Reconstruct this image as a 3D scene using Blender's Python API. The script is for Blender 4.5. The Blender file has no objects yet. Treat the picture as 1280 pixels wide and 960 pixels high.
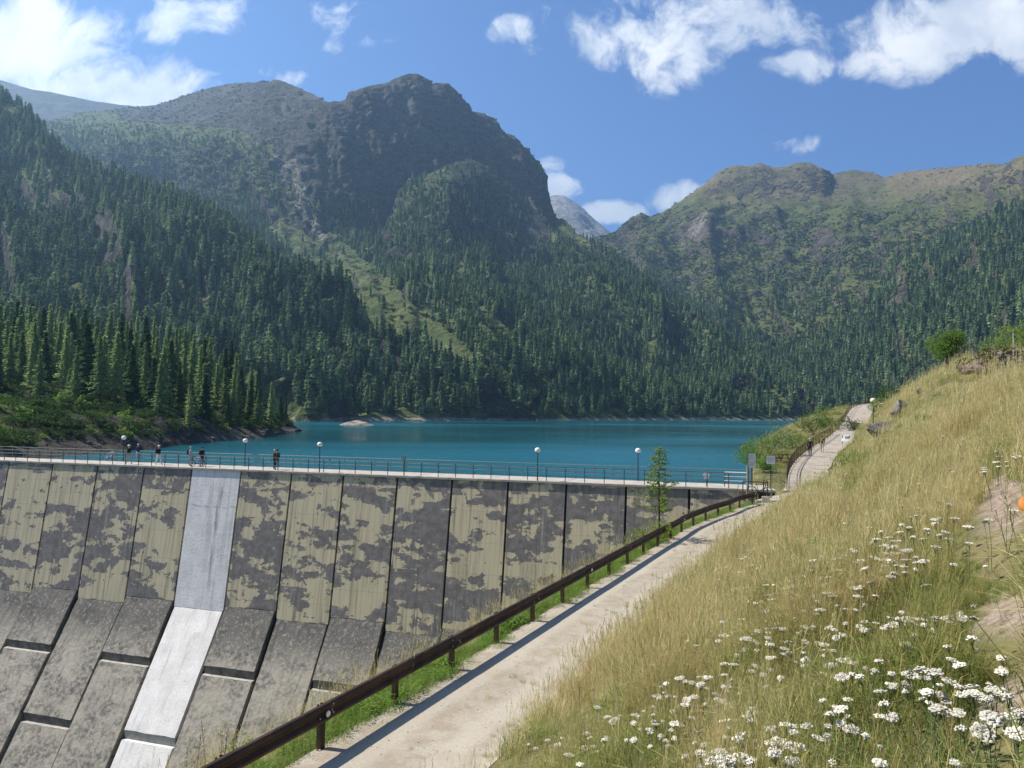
import bpy, bmesh, math, random
import numpy as np
from mathutils import Vector, Matrix, Euler

# ------------------------------------------------------------------ camera, sky, sun, exposure
scene = bpy.context.scene
COL = scene.collection
FPX, CX, CY = 961.0, 640.0, 480.0            # focal length and centre in photograph pixels (1280 x 960)
EYE = np.array([0.0, 0.0, 5.2])              # eye above the dam crest (z = 0)
PITCH, ROLL = math.atan(34.0 / FPX), 0.010   # camera looks slightly up, slight roll
cam_rot = Matrix.Rotation(math.pi / 2 + PITCH, 4, 'X') @ Matrix.Rotation(ROLL, 4, 'Z')
cd = bpy.data.cameras.new('camera')
cd.sensor_width = 36.0
cd.lens = FPX / 1280.0 * 36.0
cd.clip_start = 0.05
cd.clip_end = 30000
camo = bpy.data.objects.new('camera', cd)
camo.matrix_world = Matrix.Translation(EYE) @ cam_rot
COL.objects.link(camo)
scene.camera = camo

SUN_EL, SUN_AZ = math.radians(49.5), math.radians(-76.0)   # azimuth from +Y towards +X
SUN = np.array([math.sin(SUN_AZ) * math.cos(SUN_EL), math.cos(SUN_AZ) * math.cos(SUN_EL), math.sin(SUN_EL)])
sl = bpy.data.lights.new('sun', 'SUN')
sl.energy = 5.0
sl.angle = math.radians(0.53)
sl.color = (1.0, 0.93, 0.82)
so = bpy.data.objects.new('sun', sl)
so.rotation_mode = 'QUATERNION'
so.rotation_quaternion = Vector(tuple(SUN)).to_track_quat('Z', 'Y')
COL.objects.link(so)

scene.view_settings.view_transform = 'Standard'
scene.view_settings.look = 'None'
scene.view_settings.gamma = 1.0
scene.view_settings.exposure = 0.85
scene.view_settings.use_curve_mapping = False
scene.cycles.use_denoising = True
scene.cycles.max_bounces = 6
scene.cycles.diffuse_bounces = 3
scene.cycles.glossy_bounces = 2
scene.cycles.transmission_bounces = 3
scene.cycles.transparent_max_bounces = 8
scene.cycles.volume_bounces = 0
scene.cycles.sample_clamp_indirect = 4.0

CAMR = np.array(cam_rot.to_3x3())

def ray(px, py):
    """world direction through a photograph pixel, scaled to unit forward (Y) depth"""
    px = np.asarray(px, float); py = np.asarray(py, float)
    d = np.stack([(px - CX) / FPX, -(py - CY) / FPX, -np.ones_like(px + py)], -1) @ CAMR.T
    return d / d[..., 1:2]

def at(px, py, depth):
    return EYE + ray(px, py) * np.asarray(depth, float)[..., None]

def onz(px, py, z):
    d = ray(px, py)
    return EYE + d * ((z - EYE[2]) / d[..., 2])[..., None]

def project(P):
    P = np.asarray(P, float)
    c = (P - EYE) @ CAMR
    return CX + FPX * c[..., 0] / -c[..., 2], CY - FPX * c[..., 1] / -c[..., 2]

# ------------------------------------------------------------------ node helpers
class NT:
    def __init__(self, tree):
        self.t = tree; self.n = tree.nodes; self.l = tree.links
    def node(self, typ, **kw):
        nd = self.n.new(typ)
        for k, v in kw.items():
            if k == 'inp':
                for kk, vv in v.items():
                    self.set(nd.inputs[kk], vv)
            else:
                setattr(nd, k, v)
        return nd
    def set(self, sock, v):
        if isinstance(v, bpy.types.NodeSocket):
            self.l.new(v, sock)
        else:
            if isinstance(v, (tuple, list)) and len(v) == 3 and sock.type == 'RGBA':
                v = (*v, 1.0)
            sock.default_value = v
    def math(self, op, a, b=None, c=None, clamp=False):
        nd = self.n.new('ShaderNodeMath'); nd.operation = op; nd.use_clamp = clamp
        self.set(nd.inputs[0], a)
        if b is not None: self.set(nd.inputs[1], b)
        if c is not None: self.set(nd.inputs[2], c)
        return nd.outputs[0]
    def vmath(self, op, a, b=None, out=0):
        nd = self.n.new('ShaderNodeVectorMath'); nd.operation = op
        self.set(nd.inputs[0], a)
        if b is not None: self.set(nd.inputs[1], b)
        return nd.outputs[out]
    def mix(self, f, a, b, mode='MIX'):
        nd = self.n.new('ShaderNodeMix'); nd.data_type = 'RGBA'; nd.blend_type = mode
        self.set(nd.inputs[0], f); self.set(nd.inputs[6], a); self.set(nd.inputs[7], b)
        return nd.outputs[2]
    def noise(self, vec, scale, detail=4.0, rough=0.55, out=0, dist=0.0):
        nd = self.n.new('ShaderNodeTexNoise')
        if vec is not None: self.set(nd.inputs['Vector'], vec)
        nd.inputs['Scale'].default_value = scale; nd.inputs['Detail'].default_value = detail
        nd.inputs['Roughness'].default_value = rough; nd.inputs['Distortion'].default_value = dist
        return nd.outputs[out]
    def smooth(self, v, lo, hi, a=0.0, b=1.0):
        nd = self.n.new('ShaderNodeMapRange'); nd.interpolation_type = 'SMOOTHSTEP'
        self.set(nd.inputs[0], v)
        for i, x in zip((1, 2, 3, 4), (lo, hi, a, b)): self.set(nd.inputs[i], x)
        return nd.outputs[0]
    def coord(self, which='Object'):
        return self.n.new('ShaderNodeTexCoord').outputs[which]
    def pos(self):
        return self.n.new('ShaderNodeNewGeometry').outputs['Position']
    def scalev(self, v, s):
        return self.vmath('MULTIPLY', v, s)
    def attr(self, name, out='Fac'):
        nd = self.n.new('ShaderNodeAttribute'); nd.attribute_name = name
        return nd.outputs[out]
    def rnd(self):
        return self.n.new('ShaderNodeObjectInfo').outputs['Random']
    def bump(self, h, strength, dist, normal=None):
        nd = self.n.new('ShaderNodeBump'); nd.inputs['Strength'].default_value = strength
        nd.inputs['Distance'].default_value = dist; self.set(nd.inputs['Height'], h)
        if normal is not None: self.set(nd.inputs['Normal'], normal)
        return nd.outputs[0]

def new_mat(name):
    m = bpy.data.materials.new(name); m.use_nodes = True
    m.node_tree.nodes.clear()
    g = NT(m.node_tree)
    g.out = g.node('ShaderNodeOutputMaterial')
    return m, g

def principled(g, color, rough=0.8, normal=None, spec=0.3, metal=0.0, **kw):
    b = g.node('ShaderNodeBsdfPrincipled')
    g.set(b.inputs['Base Color'], color); g.set(b.inputs['Roughness'], rough)
    b.inputs['Specular IOR Level'].default_value = spec; b.inputs['Metallic'].default_value = metal
    if normal is not None: g.set(b.inputs['Normal'], normal)
    for k, v in kw.items(): g.set(b.inputs[k], v)
    g.l.new(b.outputs[0], g.out.inputs['Surface'])
    return b

def mat_mottled(name, c1, c2, scale=3.0, rough=0.8, bump=0.0, spec=0.3, metal=0.0, coord='pos', rv=0.0, detail=5.0):
    m, g = new_mat(name)
    v = g.pos() if coord == 'pos' else g.coord('Object')
    n = g.noise(v, scale, detail, 0.6)
    col = g.mix(g.smooth(n, 0.35, 0.65), c1, c2)
    if rv:
        col = g.mix(1.0, col, g.node('ShaderNodeCombineColor', inp={0: g.math('MULTIPLY_ADD', g.rnd(), rv, 1 - rv / 2), 1: g.math('MULTIPLY_ADD', g.rnd(), rv, 1 - rv / 2), 2: g.math('MULTIPLY_ADD', g.rnd(), rv, 1 - rv / 2)}).outputs[0], 'MULTIPLY')
    nm = g.bump(g.noise(v, scale * 6, 4), bump, 0.03) if bump else None
    principled(g, col, rough, nm, spec, metal)
    return m

def mat_plain(name, c, rough=0.6, spec=0.3, metal=0.0):
    d = tuple(x * 0.8 for x in c)
    return mat_mottled(name, c, d, 9.0, rough, 0.0, spec, metal, 'obj')

# ------------------------------------------------------------------ sky with clouds
def build_sky():
    w = bpy.data.worlds.new('World'); scene.world = w; w.use_nodes = True
    w.node_tree.nodes.clear(); g = NT(w.node_tree)
    out = g.node('ShaderNodeOutputWorld'); bg = g.node('ShaderNodeBackground')
    sky = g.node('ShaderNodeTexSky'); sky.sky_type = 'NISHITA'; sky.sun_disc = False
    sky.sun_elevation = SUN_EL; sky.sun_rotation = SUN_AZ
    sky.altitude = 1800; sky.air_density = 1.0; sky.dust_density = 0.35; sky.ozone_density = 2.5
    d = g.coord('Generated')
    sp = g.node('ShaderNodeSeparateXYZ', inp={0: d})
    yy = g.math('MAXIMUM', sp.outputs[1], 0.02)
    uv = g.node('ShaderNodeCombineXYZ', inp={0: g.math('DIVIDE', sp.outputs[0], yy), 1: g.math('DIVIDE', sp.outputs[2], yy), 2: 0.0}).outputs[0]
    warp = g.noise(uv, 5.0, 3, 0.6, out=1)
    uvw = g.vmath('ADD', uv, g.scalev(g.vmath('SUBTRACT', warp, (0.5, 0.5, 0.5)), (0.10, 0.07, 0)))
    cov = None
    # (px, py, half width, half height, weight) of the cumulus in view
    blobs = [(20, 55, 120, 60, 1.0), (130, 105, 130, 45, 1.0), (60, 30, 90, 40, .9), (240, 20, 70, 32, .85), (215, 95, 60, 34, .8),
             (425, 25, 34, 38, .45), (470, 45, 40, 18, .42), (350, 93, 36, 18, .7), (637, 46, 30, 20, .6), (672, 68, 22, 8, .35),
             (790, 30, 95, 52, .8), (862, 72, 66, 52, .95), (915, 15, 80, 40, .7), (992, 78, 38, 20, .85), (985, 40, 40, 26, .25),
             (1160, 48, 112, 52, 1.2), (1260, 22, 120, 60, 1.2), (1095, 78, 48, 26, .9), (975, 172, 42, 16, .6),
             (702, 238, 24, 20, .85), (756, 265, 40, 17, .9), (838, 248, 32, 17, .9), (690, 205, 14, 10, .4), (-80, 60, 120, 90, 1.0), (1390, 60, 120, 60, .9)]
    for (bx, by, bw, bh, wt) in blobs:
        dd = ray(bx, by)
        q = g.scalev(g.vmath('SUBTRACT', uvw, (float(dd[0]), float(dd[2]), 0.0)), (FPX / bw, FPX / bh, 0.0))
        r2 = g.vmath('DOT_PRODUCT', q, q, out=1)
        e = g.math('MULTIPLY', g.math('SUBTRACT', 1.0, g.math('MULTIPLY', r2, 0.62)), wt)
        cov = e if cov is None else g.math('MAXIMUM', cov, e)
    cov = g.math('MAXIMUM', cov, -1.0)
    # the rest of the sky: scattered clouds of the same kind
    gen = g.math('MULTIPLY_ADD', g.noise(g.vmath('MULTIPLY', d, (1, 1, 1.6)), 2.6, 3, 0.5), 6.0, -3.3)
    au = g.math('ABSOLUTE', g.math('DIVIDE', sp.outputs[0], yy)); av = g.math('DIVIDE', sp.outputs[2], yy)
    outside = g.math('MAXIMUM', g.smooth(au, 0.72, 1.0), g.smooth(av, 0.60, 0.85))
    cov = g.math('ADD', g.math('MULTIPLY', cov, g.math('SUBTRACT', 1.0, outside)), g.math('MULTIPLY', gen, outside))
    n1 = g.noise(uvw, 9.0, 9, 0.62, dist=0.35)
    n2 = g.noise(uvw, 3.4, 5, 0.55)
    dens = g.math('ADD', cov, g.math('MULTIPLY_ADD', n1, 4.2, -2.35))
    dens = g.math('ADD', dens, g.math('MULTIPLY_ADD', n2, 1.4, -0.7))
    a = g.math('POWER', g.smooth(dens, -0.05, 0.72), 0.8)
    shade = g.smooth(g.math('ADD', g.noise(g.vmath('ADD', uvw, (0.012, -0.02, 0)), 7.0, 7, 0.6), g.math('MULTIPLY', dens, 0.06)), 0.40, 0.72)
    ccol = g.mix(shade, (5.8, 6.3, 7.1), (9.4, 9.4, 9.3))
    hz = g.smooth(sp.outputs[2], -0.02, 0.05)
    sky_c = g.mix(1.0, sky.outputs[0], (0.55, 0.775, 1.12), 'MULTIPLY')
    col = g.mix(g.math('MULTIPLY', g.math('MULTIPLY', a, hz), 0.94), sky_c, ccol)
    g.set(bg.inputs['Color'], col); bg.inputs['Strength'].default_value = 0.078
    g.l.new(bg.outputs[0], out.inputs['Surface'])
build_sky()

# ------------------------------------------------------------------ mesh and object helpers
def tag(o, label=None, cat=None, group=None, kind=None):
    if label: o['label'] = label
    if cat: o['category'] = cat
    if group: o['group'] = group
    if kind: o['kind'] = kind
    return o

def mesh_np(name, V, F, mat=None, smooth=False, attrs=None):
    """fast mesh from numpy arrays; F is (n,3) or (n,4)"""
    me = bpy.data.meshes.new(name)
    V = np.asarray(V, np.float32); F = np.asarray(F, np.int32)
    me.vertices.add(len(V)); me.vertices.foreach_set('co', V.ravel())
    k = F.shape[1]
    me.loops.add(F.size); me.loops.foreach_set('vertex_index', F.ravel())
    me.polygons.add(len(F)); me.polygons.foreach_set('loop_start', np.arange(0, F.size, k, dtype=np.int32))
    me.polygons.foreach_set('use_smooth', np.full(len(F), bool(smooth)))
    for nm, a in (attrs or {}).items():
        at_ = me.attributes.new(nm, 'FLOAT', 'POINT'); at_.data.foreach_set('value', np.asarray(a, np.float32))
    me.update(calc_edges=True); me.validate()
    if mat is not None: me.materials.append(mat)
    return me

def link(name, me, parent=None, loc=None):
    o = bpy.data.objects.new(name, me); COL.objects.link(o)
    if parent is not None: o.parent = parent
    if loc is not None: o.location = loc
    return o

def empty(name, loc=(0, 0, 0), rz=0.0):
    o = bpy.data.objects.new(name, None); COL.objects.link(o)
    o.location = loc; o.rotation_euler = (0, 0, rz); o.empty_display_size = 0.2
    return o

def bm_obj(name, bm, mat, parent=None, loc=None, smooth=False):
    me = bpy.data.meshes.new(name); bm.to_mesh(me); bm.free()
    me.polygons.foreach_set('use_smooth', np.full(len(me.polygons), bool(smooth)))
    if mat is not None:
        for m_ in (mat if isinstance(mat, (list, tuple)) else [mat]): me.materials.append(m_)
    return link(name, me, parent, loc)

def bx(bm, lo, hi, M=None):
    vs = [bm.verts.new((x, y, z)) for x in (lo[0], hi[0]) for y in (lo[1], hi[1]) for z in (lo[2], hi[2])]
    for f in ((0, 1, 3, 2), (4, 6, 7, 5), (0, 4, 5, 1), (2, 3, 7, 6), (0, 2, 6, 4), (1, 5, 7, 3)):
        bm.faces.new([vs[i] for i in f])
    if M is not None: bmesh.ops.transform(bm, matrix=M, verts=vs)
    return vs

def tube(bm, pts, rad, seg=8, cap=True):
    pts = [Vector(tuple(map(float, p))) for p in pts]; n = len(pts)
    rr = rad if isinstance(rad, (list, tuple)) else [rad] * n
    rings = []; ref = None
    for i, p in enumerate(pts):
        t = (pts[min(i + 1, n - 1)] - pts[max(i - 1, 0)]).normalized()
        if ref is None:
            ref = Vector((0, 0, 1)) if abs(t.z) < 0.9 else Vector((1, 0, 0))
        u = t.cross(ref).normalized(); v = t.cross(u).normalized(); ref = -v if False else ref
        rings.append([bm.verts.new(p + (u * math.cos(2 * math.pi * k / seg) + v * math.sin(2 * math.pi * k / seg)) * rr[i]) for k in range(seg)])
    for a, b in zip(rings, rings[1:]):
        for k in range(seg): bm.faces.new((a[k], a[(k + 1) % seg], b[(k + 1) % seg], b[k]))
    if cap:
        bm.faces.new(list(reversed(rings[0]))); bm.faces.new(rings[-1])

def lathe(bm, prof, seg=16, c=(0, 0, 0)):
    rings = []
    for r, z in prof:
        rings.append([bm.verts.new((c[0] + r * math.cos(2 * math.pi * k / seg), c[1] + r * math.sin(2 * math.pi * k / seg), c[2] + z)) for k in range(seg)])
    for a, b in zip(rings, rings[1:]):
        for k in range(seg): bm.faces.new((a[k], a[(k + 1) % seg], b[(k + 1) % seg], b[k]))
    bm.faces.new(list(reversed(rings[0]))); bm.faces.new(rings[-1])

def copy_tree(o, parent=None):
    c = o.copy(); COL.objects.link(c); c.parent = parent
    for ch in o.children: copy_tree(ch, c)
    return c

# ------------------------------------------------------------------ numpy noise
def _hash(ix, iy, seed):
    h = (ix.astype(np.int64) * 374761393 + iy.astype(np.int64) * 668265263 + seed * 974711) & 0xFFFFFFFF
    h = ((h ^ (h >> 13)) * 1274126177) & 0xFFFFFFFF
    return ((h ^ (h >> 16)) & 0xFFFF) / 65535.0

def vnoise(x, y, seed=0):
    x = np.asarray(x, float); y = np.asarray(y, float)
    ix = np.floor(x); iy = np.floor(y); fx = x - ix; fy = y - iy
    fx = fx * fx * fx * (fx * (fx * 6 - 15) + 10); fy = fy * fy * fy * (fy * (fy * 6 - 15) + 10)
    a = _hash(ix, iy, seed); b = _hash(ix + 1, iy, seed); c = _hash(ix, iy + 1, seed); d = _hash(ix + 1, iy + 1, seed)
    return (a * (1 - fx) + b * fx) * (1 - fy) + (c * (1 - fx) + d * fx) * fy

def fbm(x, y, oct=5, seed=0, gain=0.5, ridged=False):
    s = 0.0; amp = 1.0; tot = 0.0
    c, sn = math.cos(0.6), math.sin(0.6)
    for i in range(oct):
        n = vnoise(x, y, seed + i * 17)
        if ridged: n = 1 - np.abs(2 * n - 1)
        s = s + amp * n; tot += amp; amp *= gain
        x, y = (c * x - sn * y) * 2.03 + 5.1, (sn * x + c * y) * 2.03 + 1.7
    return s / tot            # 0..1

def inpoly(px, py, poly):
    px = np.asarray(px, float); py = np.asarray(py, float); r = np.zeros(px.shape, bool)
    n = len(poly); j = n - 1
    for i in range(n):
        xi, yi = poly[i]; xj, yj = poly[j]
        c = ((yi > py) != (yj > py)) & (px < (xj - xi) * (py - yi) / (yj - yi + 1e-12) + xi)
        r ^= c; j = i
    return r

def line_dist(x, y, pl):
    """distance to a polyline, signed positive on its right side, and the arc length of the foot point"""
    x = np.asarray(x, float); y = np.asarray(y, float)
    best = np.full(x.shape, 1e18); sgn = np.ones(x.shape); arc = np.zeros(x.shape); acc = 0.0
    for (ax, ay), (bx_, by_) in zip(pl[:-1], pl[1:]):
        dx, dy = bx_ - ax, by_ - ay; L = math.hypot(dx, dy)
        t = np.clip(((x - ax) * dx + (y - ay) * dy) / (L * L), 0, 1)
        qx, qy = x - ax - t * dx, y - ay - t * dy
        d2 = qx * qx + qy * qy; m = d2 < best
        best = np.where(m, d2, best); sgn = np.where(m, np.sign(qx * dy - qy * dx), sgn); arc = np.where(m, acc + t * L, arc)
        acc += L
    return np.sqrt(best) * sgn, arc

def resample(pl, step):
    pl = np.asarray(pl, float); seg = np.sqrt(((pl[1:] - pl[:-1]) ** 2).sum(1)); s = np.concatenate([[0], np.cumsum(seg)])
    n = int(s[-1] / step) + 1; t = np.arange(n) * step
    return np.stack([np.interp(t, s, pl[:, k]) for k in range(pl.shape[1])], 1)

def smooth_line(pl, it=2):
    pl = np.asarray(pl, float)
    for _ in range(it):
        q = np.empty((2 * len(pl) - 2, pl.shape[1])); q[0::2] = pl[:-1] * .75 + pl[1:] * .25; q[1::2] = pl[:-1] * .25 + pl[1:] * .75
        pl = np.vstack([pl[:1], q, pl[-1:]])
    return pl

def sstep(a, b, x):
    t = np.clip((np.asarray(x, float) - a) / (b - a), 0, 1); return t * t * (3 - 2 * t)
# ------------------------------------------------------------------ mountains (each a loft of contour lines at real distances)
LAKE_Z = -2.5

def line_y(pts):      # (px, py, depth) -> function px -> xyz
    p = np.array(pts, float)
    def f(px):
        return at(px, np.interp(px, p[:, 0], p[:, 1]), np.interp(px, p[:, 0], p[:, 2]))
    return f

def line_z(pts):      # (px, z, depth)
    p = np.array(pts, float)
    def f(px):
        d = ray(px, np.full_like(px, 500.0)); Y = np.interp(px, p[:, 0], p[:, 2])
        return np.stack([d[:, 0] * Y, Y, np.interp(px, p[:, 0], p[:, 1])], -1)
    return f

def loft(lines, rows, x0, x1, step):
    """columns of terrain through the contour lines; returns grid (rows, cols, 3)"""
    px = np.arange(x0, x1 + .1, step)
    L = np.stack([f(px) for f in lines], 0)                       # k, n, 3
    out = []
    for k in range(len(lines) - 1):
        m = rows[k]; t = (np.arange(m) / m)[:, None, None]
        p0 = L[max(k - 1, 0)]; p1 = L[k]; p2 = L[k + 1]; p3 = L[min(k + 2, len(lines) - 1)]
        lin = p1 + (p2 - p1) * t
        # softened slope across the line (half Catmull-Rom, half straight)
        cr = 0.5 * (2 * p1 + (p2 - p0) * t + (2 * p0 - 5 * p1 + 4 * p2 - p3) * t ** 2 + (3 * p1 - p0 - 3 * p2 + p3) * t ** 3)
        out.append(lin * 0.6 + cr * 0.4)
    out.append(L[-1][None])
    return np.concatenate(out, 0), px

def grid_normals(G):
    du = np.gradient(G, axis=1); dv = np.gradient(G, axis=0)
    n = np.cross(du, dv); n /= np.linalg.norm(n, axis=-1, keepdims=True) + 1e-9
    n[n[..., 2] < 0] *= -1
    return n

def grid_mesh(name, G, mat, attrs=None):
    r, c, _ = G.shape
    i = np.arange(r * c).reshape(r, c)
    F = np.stack([i[:-1, :-1], i[:-1, 1:], i[1:, 1:], i[1:, :-1]], -1).reshape(-1, 4)
    return mesh_np(name, G.reshape(-1, 3), F, mat, True, {k: v.ravel() for k, v in (attrs or {}).items()})

def mat_mountain(name, rock1, rock2, grass1, grass2, floor1, gscale=1.0):
    # rock in dark and pale strata, grass in dry and green patches
    m, g = new_mat(name)
    p = g.pos()
    n_big = g.noise(p, 0.006 * gscale, 5, 0.6); n_mid = g.noise(p, 0.03 * gscale, 6, 0.65); n_f = g.noise(p, 0.16 * gscale, 5, 0.65)
    strat = g.noise(g.scalev(p, (0.03, 0.03, 0.11)), 1.0 * gscale, 6, 0.7)
    crack = g.noise(g.scalev(p, (0.10, 0.10, 0.022)), 1.0 * gscale, 7, 0.72)
    rock = g.mix(g.smooth(g.math('ADD', g.math('MULTIPLY', strat, 0.55), g.math('ADD', g.math('MULTIPLY', n_f, 0.25), g.math('MULTIPLY', crack, 0.25))), 0.42, 0.64), rock1, rock2)
    rock = g.mix(g.math('MULTIPLY', g.smooth(crack, 0.50, 0.60), 0.55), rock, tuple(c * 0.55 for c in rock1))
    rock = g.mix(g.math('MULTIPLY', g.smooth(g.noise(p, 0.012 * gscale, 5, 0.65), 0.50, 0.66), 0.45), rock, tuple(c * 1.35 for c in rock2))
    grass = g.mix(g.smooth(n_mid, 0.38, 0.62), grass1, grass2)
    grass = g.mix(g.math('MULTIPLY', g.smooth(n_f, 0.42, 0.6), 0.55), grass, floor1)
    dry = g.mix(g.smooth(n_f, 0.38, 0.62), (0.135, 0.105, 0.060), (0.225, 0.185, 0.112))
    grass = g.mix(g.smooth(g.math('ADD', g.attr('dry'), g.math('MULTIPLY_ADD', n_big, 0.8, -0.4)), 0.30, 0.75), grass, dry)
    f = g.smooth(g.math('ADD', g.attr('rock'), g.math('MULTIPLY_ADD', n_mid, 0.9, -0.45)), 0.30, 0.62)
    col = g.mix(f, grass, rock)
    pale = g.smooth(g.math('ADD', g.attr('scree'), g.math('MULTIPLY_ADD', n_f, 0.7, -0.35)), 0.35, 0.75)
    col = g.mix(pale, col, (0.30, 0.27, 0.235))
    h = g.math('ADD', g.math('MULTIPLY', n_mid, 1.0), g.math('MULTIPLY', n_f, 0.35))
    h = g.math('ADD', h, g.math('MULTIPLY', g.math('MULTIPLY', strat, f), 0.8))
    h = g.math('ADD', h, g.math('MULTIPLY', g.math('MULTIPLY', crack, f), 0.9))
    principled(g, col, 0.95, g.bump(h, 1.0, 14.0 / max(gscale, 1.0)), 0.1)
    return m

ROCK = mat_mountain('mountain_rock_and_meadow', (0.045, 0.043, 0.042), (0.135, 0.127, 0.122), (0.062, 0.088, 0.030), (0.130, 0.150, 0.056), (0.042, 0.058, 0.022))
ALP = mat_mountain('alpine_meadow_and_rock', (0.050, 0.046, 0.036), (0.160, 0.146, 0.112), (0.068, 0.090, 0.030), (0.125, 0.132, 0.050), (0.045, 0.064, 0.022))
GREYR = mat_mountain('distant_grey_rock', (0.16, 0.16, 0.165), (0.34, 0.335, 0.33), (0.14, 0.15, 0.10), (0.2, 0.2, 0.13), (0.1, 0.11, 0.07), 0.5)
BANKM = mat_mountain('bank_rock_and_scrub', (0.05, 0.045, 0.038), (0.14, 0.125, 0.105), (0.035, 0.052, 0.016), (0.07, 0.085, 0.028), (0.025, 0.036, 0.012), 9.0)

LAYERS = {}
def mountain(name, lines, rows, x0, x1, step, mat, amp_soft, amp_crag, seed, rockfun, label=None, wl=260.0, spurs=0.0):
    G, px = loft(lines, rows, x0, x1, step)
    X, Y = G[..., 0].copy(), G[..., 1].copy()
    r = G.shape[0]
    n0 = grid_normals(G)
    slope = 1 - n0[..., 2]
    v = np.linspace(0, 1, r)[:, None]
    # relief: broad spurs and gullies, crags where it is steep; none along the foot
    edge = sstep(0.0, 0.12, v) * np.ones_like(X)
    broad = fbm(X / wl, Y / wl, 4, seed) - 0.5
    rid = fbm(X / (wl * .55) + 9, Y / (wl * .55), 5, seed + 3, 0.55, True) - 0.55
    crag = fbm(X / 62.0 + G[..., 2] / 130.0, Y / 62.0 - G[..., 2] / 130.0, 5, seed + 7, 0.6, True) - 0.55
    steep = sstep(0.18, 0.42, slope)
    gully = fbm(X / 44.0 + Y / 110.0 + 3, G[..., 2] / 170.0, 4, seed + 9, 0.55, True) - 0.55
    fine = fbm(X / 17.0, Y / 17.0 + G[..., 2] / 19.0, 3, seed + 13, 0.6, True) - 0.55
    rrow = sum(rows[:-1]); dist = np.abs(np.arange(r) - rrow)[:, None] / (0.16 * r); rid_k = 1 - 0.95 * np.exp(-dist ** 2); rid_c = 1 - 0.25 * np.exp(-(dist * 1.6) ** 2)
    amp_soft = amp_soft * rid_k; amp_crag = amp_crag * rid_c
    U = (px[None, :] / 74.0 + 0.9 * v) * np.ones_like(X)
    spur_ = spurs * rid_k * sstep(0.05, 0.35, v) * ((fbm(U, v * 2.2 * np.ones_like(X), 4, seed + 31, 0.5, True) - 0.6) * 1.6)
    dz = spur_ + edge * (amp_soft * (broad * 1.2 + rid * 0.9) + amp_crag * (0.25 + 0.75 * steep) * crag + amp_crag * steep * (1.5 * gully + 0.75 * fine))
    G = G + np.stack([n0[..., 0] * dz, n0[..., 1] * dz, n0[..., 2] * dz], -1)
    n1 = grid_normals(G)
    PX, PY = project(G)
    rock, scree = rockfun(PX, PY, G, 1 - n1[..., 2], fbm(X / 90, Y / 90, 4, seed + 11))
    dry = 0.60 * sstep(305, 222, PY) if name == 'alpine_mountain' else np.zeros_like(PX)
    me = grid_mesh(name, G, mat, {'rock': rock, 'scree': scree, 'dry': dry})
    o = link(name, me); tag(o, label, None, None, 'structure')
    LAYERS[name] = dict(G=G, n=n1, PX=PX, PY=PY, rock=rock, scree=scree)
    return o

# --- main mountain with the big rock peak, centre
MAIN_SKY = [(-260, 130, 2500), (-60, 128, 2500), (60, 152, 2500), (100, 142, 2550), (140, 138, 2600), (200, 130, 2600), (235, 118, 2500), (270, 109, 2400), (300, 104, 2300),
            (330, 104, 2150), (350, 101, 2080), (372, 110, 1980), (392, 120, 1880), (407, 128, 1800), (425, 127, 1770), (436, 122, 1770), (440, 114, 1780), (462, 108, 1800), (482, 104, 1820), (500, 96, 1850), (512, 92, 1870),
            (522, 92, 1880), (533, 98, 1895), (538, 106, 1900), (546, 104, 1905), (556, 106, 1915), (566, 114, 1925), (575, 124, 1935), (588, 138, 1945), (600, 141, 1950), (612, 150, 1955), (625, 162, 1960), (640, 172, 1965), (655, 188, 1965), (668, 204, 1960), (679, 222, 1940), (684, 242, 1910),
            (690, 266, 1860), (715, 290, 1760), (752, 312, 1640), (800, 348, 1500), (850, 388, 1380), (900, 422, 1270), (940, 455, 1180), (985, 492, 1050), (1030, 516, 980), (1060, 522, 960)]
def main_rock(PX, PY, G, sl, nz):
    face = inpoly(PX, PY, [(372, 118), (405, 128), (440, 112), (515, 88), (560, 110), (600, 138), (655, 186), (690, 240), (700, 330), (650, 320), (610, 300), (560, 300), (520, 262), (480, 290), (455, 300), (420, 255), (395, 240), (372, 215), (340, 190)])
    far = inpoly(PX, PY, [(140, 130), (300, 95), (380, 100), (405, 130), (360, 165), (330, 180), (300, 160), (230, 155), (150, 150)])
    r = np.where(face | far, 0.78, 0.12) + sstep(0.32, 0.55, sl) * 0.55 + (nz - 0.5) * 0.5
    ch = inpoly(PX, PY, [(340, 190), (372, 200), (392, 262), (412, 300), (402, 305), (375, 265), (352, 235)])
    ch2 = inpoly(PX, PY, [(598, 385), (606, 385), (600, 420), (592, 440), (590, 410)])
    sc = np.where(ch, 0.55, 0.0) + np.where(ch2, 0.6, 0.0)
    shore = (G[..., 2] < LAKE_Z + 2.6)
    return r, np.where(shore, 0.62, sc)
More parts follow.
